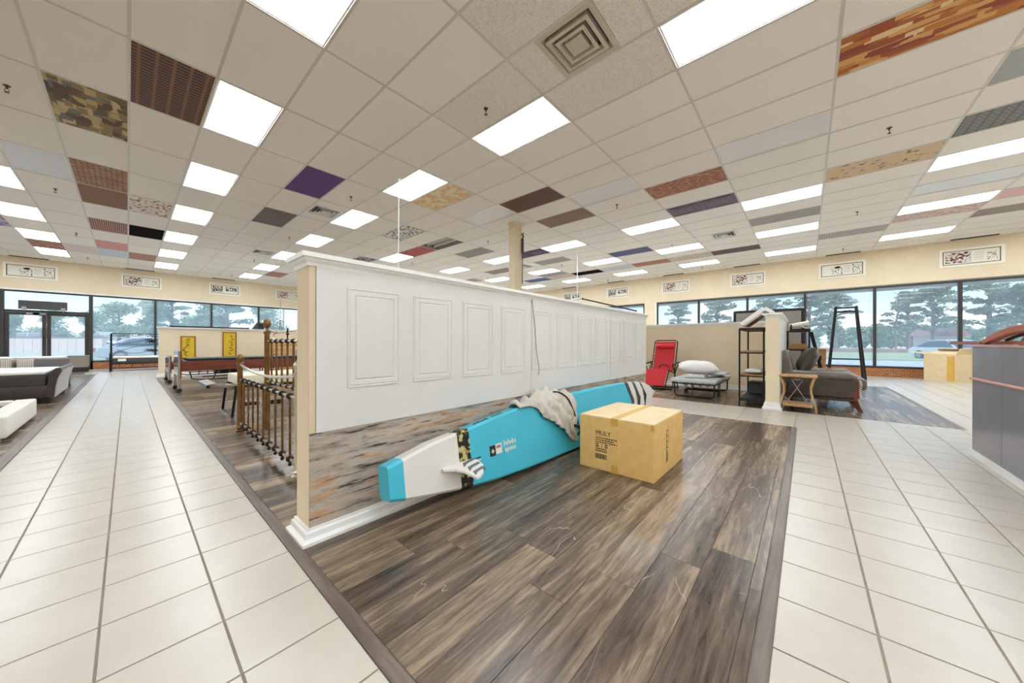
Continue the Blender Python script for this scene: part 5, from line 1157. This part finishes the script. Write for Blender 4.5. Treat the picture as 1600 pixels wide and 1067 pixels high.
# two hospital style beds
wood('mahogany', (70, 30, 20), (108, 48, 32), (136, 68, 46), 'X', .35, 18); mat('panel_gloss', (150, 140, 134), .12, metal=.0, coat=.8)
def hospital_bed(label, loc, W, ht):
    t = thing('care_bed', label, 'bed', loc); L = 2.1
    for x in (0, L):
        e_ = obj('end_board', sbox(x-.022, x+.022, 0, W, ht*.40, ht, .012, 2), 'panel_gloss', t, label='glossy bed end board'); obj('edge_band', sbox(x+.012, x+.03, -.012, W+.012, ht*.37, ht+.008, .006, 1), 'mahogany', e_)
        for y in (.04, W-.04):
            bm = BM(); bar(bm, (x, y, .09), (x, y, ht*.45), .045, .05); l_ = obj('leg', bm, 'chrome', t)
            bm = BM(); lathe(bm, [(.01, -.015), (.042, -.015), (.046, 0), (.042, .015), (.01, .015)], n=14); xf(bm, Matrix.Translation((x, y, .046)) @ Matrix.Rotation(PI/2, 4, 'X')); obj('castor', bm, 'black_plastic', l_, smooth=True)
    for y in (.0, W): obj('side_rail', sbox(.03, L-.03, y-.018, y+.018, ht*.52, ht*.76, .006, 1), 'mahogany', t)
    obj('deck', box(.06, L-.06, .04, W-.04, ht*.72, ht*.76), 'dark_grey', t)
    bm = BM()
    for k in range(4): x = .12+k*.48; bmx = sbox(x, x+.46, .05, W-.05, ht*.76, ht*.82, .01, 1); me_ = bpy.data.meshes.new('tmp'); bmx.to_mesh(me_); bmx.free(); bm.from_mesh(me_)
    obj('deck_section', bm, 'black_plastic', t)
    bm = BM(); tube(bm, [(.15, .1, ht*.5), (.18, .1, ht*.33), (.3, .1, ht*.29), (1.2, .1, ht*.29), (1.3, .1, ht*.34), (1.32, .1, ht*.5)], .012); tube(bm, [(.5, .1, ht*.29), (.55, .1, ht*.5)], .01); tube(bm, [(1.0, .1, ht*.29), (.8, .1, ht*.52)], .01); tube(bm, [(.4, W-.1, ht*.3), (1.6, W-.1, ht*.3)], .012); obj('lift_frame', bm, 'black_metal', t, smooth=True)
    bm = BM()
    for k in range(9): x = .4+.17*k; bar(bm, (x, .0, ht*.52), (x, .0, ht*.44), .02)
    obj('bracket', bm, 'dark_grey', t); obj('motor', sbox(.55, .95, W*.35, W*.6, ht*.40, ht*.55, .02, 2), 'black_plastic', t)
    return t
hospital_bed('nearer adjustable bed with red brown side rails and castors by the left aisle', (.645, 8.95, 0), .86, .80)
hospital_bed('farther adjustable bed with castors in front of the left half wall', (.645, 11.2, 0), 1.05, .64)

# two yellow framed pictures on the left half wall
mat('gold_frame', (150, 108, 40), .45); mat('yellow_silk', (222, 186, 40), .6, var=8, vscale=12); mat('branch_ink', (84, 70, 40), .8)
for k, (x0, x1, z0, z1, lb) in enumerate(((.985, 1.31, .50, 1.155, 'yellow picture with dark branches in gold frame, left one on half wall'), (1.905, 2.245, .52, 1.30, 'yellow picture with dark blossoms in gold frame, right one on half wall'))):
    t = thing('yellow_picture', lb, 'picture', ((x0+x1)/2, 13.448, z0), group='yellow pictures on the half wall'); w_, h_ = x1-x0, z1-z0
    bm = BM(); ring(bm, [(0, 0), (0, .022), (-.03, .024), (-.034, .008)], -w_/2, w_/2, 0, h_); xf(bm, Rx); obj('frame', bm, 'gold_frame', t)
    obj('painting', box(-w_/2+.01, w_/2-.01, -.010, -.002, .01, h_-.01), 'yellow_silk', t)
    bm = BM(); rnd = random.Random(k+3); p = Vector((-.02+.06*k, -.012, .06))
    for q in range(7):
        n_ = p+Vector((rnd.uniform(-.05, .05), 0, h_*.11)); tube(bm, [p, n_], .004, 5); s = p.lerp(n_, .5)
        for u in range(2): d = Vector((rnd.choice((-1, 1))*rnd.uniform(.03, .075), 0, rnd.uniform(-.01, .06))); tube(bm, [s, s+d*.6, s+d], [.003, .012, .003], 5)
        p = n_
    obj('painted_branch', bm, 'branch_ink', t)
o = thing('small_speaker', 'small dark grey wedge box on the cap of the left half wall', 'speaker', (2.80, 13.515, 1.40)); bm = BM(); prism(bm, [(-.16, 0), (.16, 0), (.16, .21), (-.02, .22)], 'Y', -.05, .05); obj('casing', bm, 'dark_grey', o); obj('grille', box(.0, .14, -.056, -.05, .03, .19), 'black_plastic', o)
# wooden crate behind the brass bed
wc = thing('wooden_crate', 'yellow pine crate with slats behind the brass headboard', 'crate', (3.35, 12.6, 0)); wood('pine', (176, 130, 66), (206, 164, 96), (222, 186, 122), 'X', .6, 18)
for k in range(6):
    for y in (-.25, .25): obj('slat', sbox(-.42, .42, y-.01, y+.01, .05+k*.155, .18+k*.155, .003, 1), 'pine', wc)
for x in (-.40, .40):
    for y in (-.225, .225): bm = BM(); bar(bm, (x, y, 0), (x, y, .98), .045); obj('post', bm, 'pine', wc)

# folding guest bed with cream mattress
gbd = thing('guest_bed', 'folding guest bed with thick cream foam mattress and black frame', 'bed', (.93, 5.56, 0))
mat('cream_foam', (230, 222, 196), .85, var=8, vscale=30)
obj('mattress', sbox(.02, 1.85, 0, .74, .405, .53, .02, 2), 'cream_foam', gbd, smooth=True)
bm = BM()
for y in (.02, .72): bar(bm, (-.04, y, .39), (1.86, y, .39), .03, .025)
for x in (-.03, .6, 1.2, 1.85): bar(bm, (x, .02, .385), (x, .72, .385), .025)
obj('frame', bm, 'black_metal', gbd)
bm = BM(); prism(bm, [(-.28, .40), (-.02, .385), (-.02, .405), (-.20, .455), (-.29, .44)], 'Y', .0, .74); obj('head_plate', bm, 'chrome', gbd); bm = BM(); tube(bm, [(-.28, .0, .415), (-.28, .74, .415)], .016); obj('head_bar', bm, 'black_metal', gbd)
for x, sl in ((0, -.04), (1.75, .04)):
    bm = BM(); bar(bm, (x, .03, .385), (x+sl, .03, .012), .028); bar(bm, (x, .71, .385), (x+sl, .71, .012), .028); bar(bm, (x+sl, .03, .012), (x+sl, .71, .012), .024); obj('leg', bm, 'black_metal', gbd); bm = BM(); bar(bm, (x+sl-.016, .05, .012), (x+sl-.016, .69, .012), .008, .02); obj('leg_trim', bm, 'chrome', gbd)
bm = BM(); bar(bm, (.95, .1, .20), (1.75, .1, .36), .02); bar(bm, (.95, .64, .20), (1.75, .64, .36), .02); tube(bm, [(.95, .05, .05), (.95, .69, .05)], .012); bar(bm, (.95, .1, .06), (.95, .1, .38), .02); bar(bm, (.95, .64, .06), (.95, .64, .38), .02); obj('fold_linkage', bm, 'black_metal', gbd)
for y in (.08, .66): bm = BM(); lathe(bm, [(.01, -.015), (.046, -.015), (.05, 0), (.046, .015), (.01, .015)], n=14); xf(bm, Matrix.Translation((.95, y, .05)) @ Matrix.Rotation(PI/2, 4, 'X')); obj('castor', bm, 'black_plastic', gbd, smooth=True)

# brass bed ends
mat('brass_dark', (122, 88, 48), .35, metal=.65, var=14, vscale=14); mat('brass_black', (52, 38, 30), .4, metal=.6); mat('brass_pale', (206, 198, 178), .25, metal=.7)
def knot(bm, p, r=.018): lathe(bm, [(.004, -r*1.1), (r, -r*.6), (r*1.15, 0), (r, r*.6), (.004, r*1.1)], c=p, n=9)
bfo = thing('brass_footboard', 'brass bed footboard with turned spindles and sagging top rail', 'bed end', (.80, 2.72, 0))
SP = 1.89
for y in (0, SP):
    bm = BM(); lathe(bm, [(.036, 0), (.04, .02), (.026, .03), (.04, .05), (.026, .07), (.027, .10), (.025, .11), (.025, .72), (.034, .73), (.034, .745), (.02, .755), (.03, .775), (.034, .795), (.028, .82), (.012, .835), (.004, .84)], c=(0, y, 0), n=14); obj('post', bm, 'brass_dark' if y else 'brass_pale', bfo, smooth=True)
bm = BM(); tube(bm, [(0, SP*s, .735-.065*math.sin(PI*s)**.8) for s in [q/16 for q in range(17)]], .012, 8); obj('swag_rail', bm, 'brass_pale', bfo, smooth=True)
bm = BM(); tube(bm, [(0, 0, .565), (0, SP, .565)], .011); obj('upper_rail', bm, 'brass_pale', bfo, smooth=True); bm = BM(); tube(bm, [(0, 0, .095), (0, SP, .095)], .011); obj('lower_rail', bm, 'brass_pale', bfo, smooth=True)
for k in range(1, 10):
    y = SP*k/10; bm = BM(); tube(bm, [(0, y, .06), (0, y, .59)], .009, 7); s_ = obj('spindle', bm, 'brass_dark', bfo, smooth=True); 
    for kz, kr in ((.095, .024), (.565, .024), (.055, .013)): bm = BM(); knot(bm, (0, y, kz), kr); obj('spindle_knot', bm, 'brass_black', s_, smooth=True)
bm = BM(); tube(bm, [(.03, SP-.03, .30), (.16, SP-.06, .30)], .022, 8); obj('rail_bracket', bm, 'brass_black', bfo, smooth=True); 
bhd = thing('brass_headboard', 'tall brass headboard with spindles standing behind the brass footboard', 'bed end', (1.03, 2.72, 0))
SH = 1.84
for y in (0, SH):
    bm = BM(); lathe(bm, [(.026, 0), (.026, 1.06), (.035, 1.065), (.035, 1.09), (.018, 1.10), (.014, 1.125), (.024, 1.135), (.036, 1.16), (.04, 1.185), (.034, 1.212), (.018, 1.23), (.003, 1.235)], c=(0, y, 0), n=14); obj('post', bm, 'brass_dark', bhd, smooth=True)
for z in (.98, .535): bm = BM(); tube(bm, [(0, 0, z), (0, SH, z)], .012); obj('cross_rail', bm, 'brass_pale', bhd, smooth=True)
for k in range(1, 10):
    y = SH*k/10; bm = BM(); tube(bm, [(0, y, .52), (0, y, 1.0)], .010, 7); s_ = obj('spindle', bm, 'brass_dark', bhd, smooth=True); 
    for kz, kr in ((.98, .024), (.535, .020)): bm = BM(); knot(bm, (0, y, kz), kr); obj('spindle_knot', bm, 'brass_black', s_, smooth=True)
    bm = BM()
    if k in (4, 6):
        lathe(bm, [(.006, 1.0), (.007, 1.04), (.02, 1.05), (.006, 1.06), (.012, 1.075), (.006, 1.09), (.008, 1.1), (.002, 1.108)], c=(0, y, 0), n=9); obj('finial', bm, 'brass_black', s_, smooth=True)
bm = BM(); bar(bm, (.03, SH-.02, .30), (.14, SH-.05, .30), .06, .05); obj('rail_bracket', bm, 'brass_black', bhd)
hg = thing('wire_hanger', 'looped chrome wire hanger resting on the brass headboard', 'hanger', (1.03, 4.0, .985))
bm = BM(); tube(bm, [(0, .52, .12), (0, .40, .10), (0, .28, .085), (0, .17, .085), (0, .10, .12), (0, .06, .20), (0, .0, .10), (0, -.15, .085), (0, -.5, .10)], .004, 6); tube(bm, [(0, -.06, .08), (0, .27, .075), (0, .31, .055), (0, .31, .03), (0, .27, .012), (0, -.1, .008), (0, -.3, .008)], .004, 6); tube(bm, [(0, .06, .20), (0, .06, .42)], .003, 6); obj('wire', bm, 'chrome', hg, smooth=True); bm = BM(); knot(bm, (0, .06, .21), .008); obj('twist', bm, 'chrome', hg)

o = thing('dome_camera', 'black dome security camera hanging from the ceiling at far left', 'camera', (-2.62, 17.85, ZC)); bm = BM(); lathe(bm, [(.06, 0), (.06, -.05), (.10, -.07), (.11, -.13), (.09, -.19), (.05, -.22), (.005, -.23)], n=16); obj('dome', bm, 'black_plastic', o, smooth=True); bm = BM(); lathe(bm, [(.13, .002), (.13, -.012), (.06, -.02)], n=16); obj('mounting_plate', bm, 'dark_grey', o, smooth=True)
o = thing('emergency_light', 'small black emergency lamp on the right wall behind the partition', 'lamp', (XR-.06, 10.05, 3.12)); obj('body', sbox(-.04, .06, -.14, .14, 0, .12, .01, 1), 'unit_white', o)
for q in (-.09, .09): bm = BM(); lathe(bm, [(.02, 0), (.055, .03), (.06, .09), (.01, .1)], c=(-.01, q, .12), n=12); obj('lamp_head', bm, 'black_plastic', o, smooth=True)
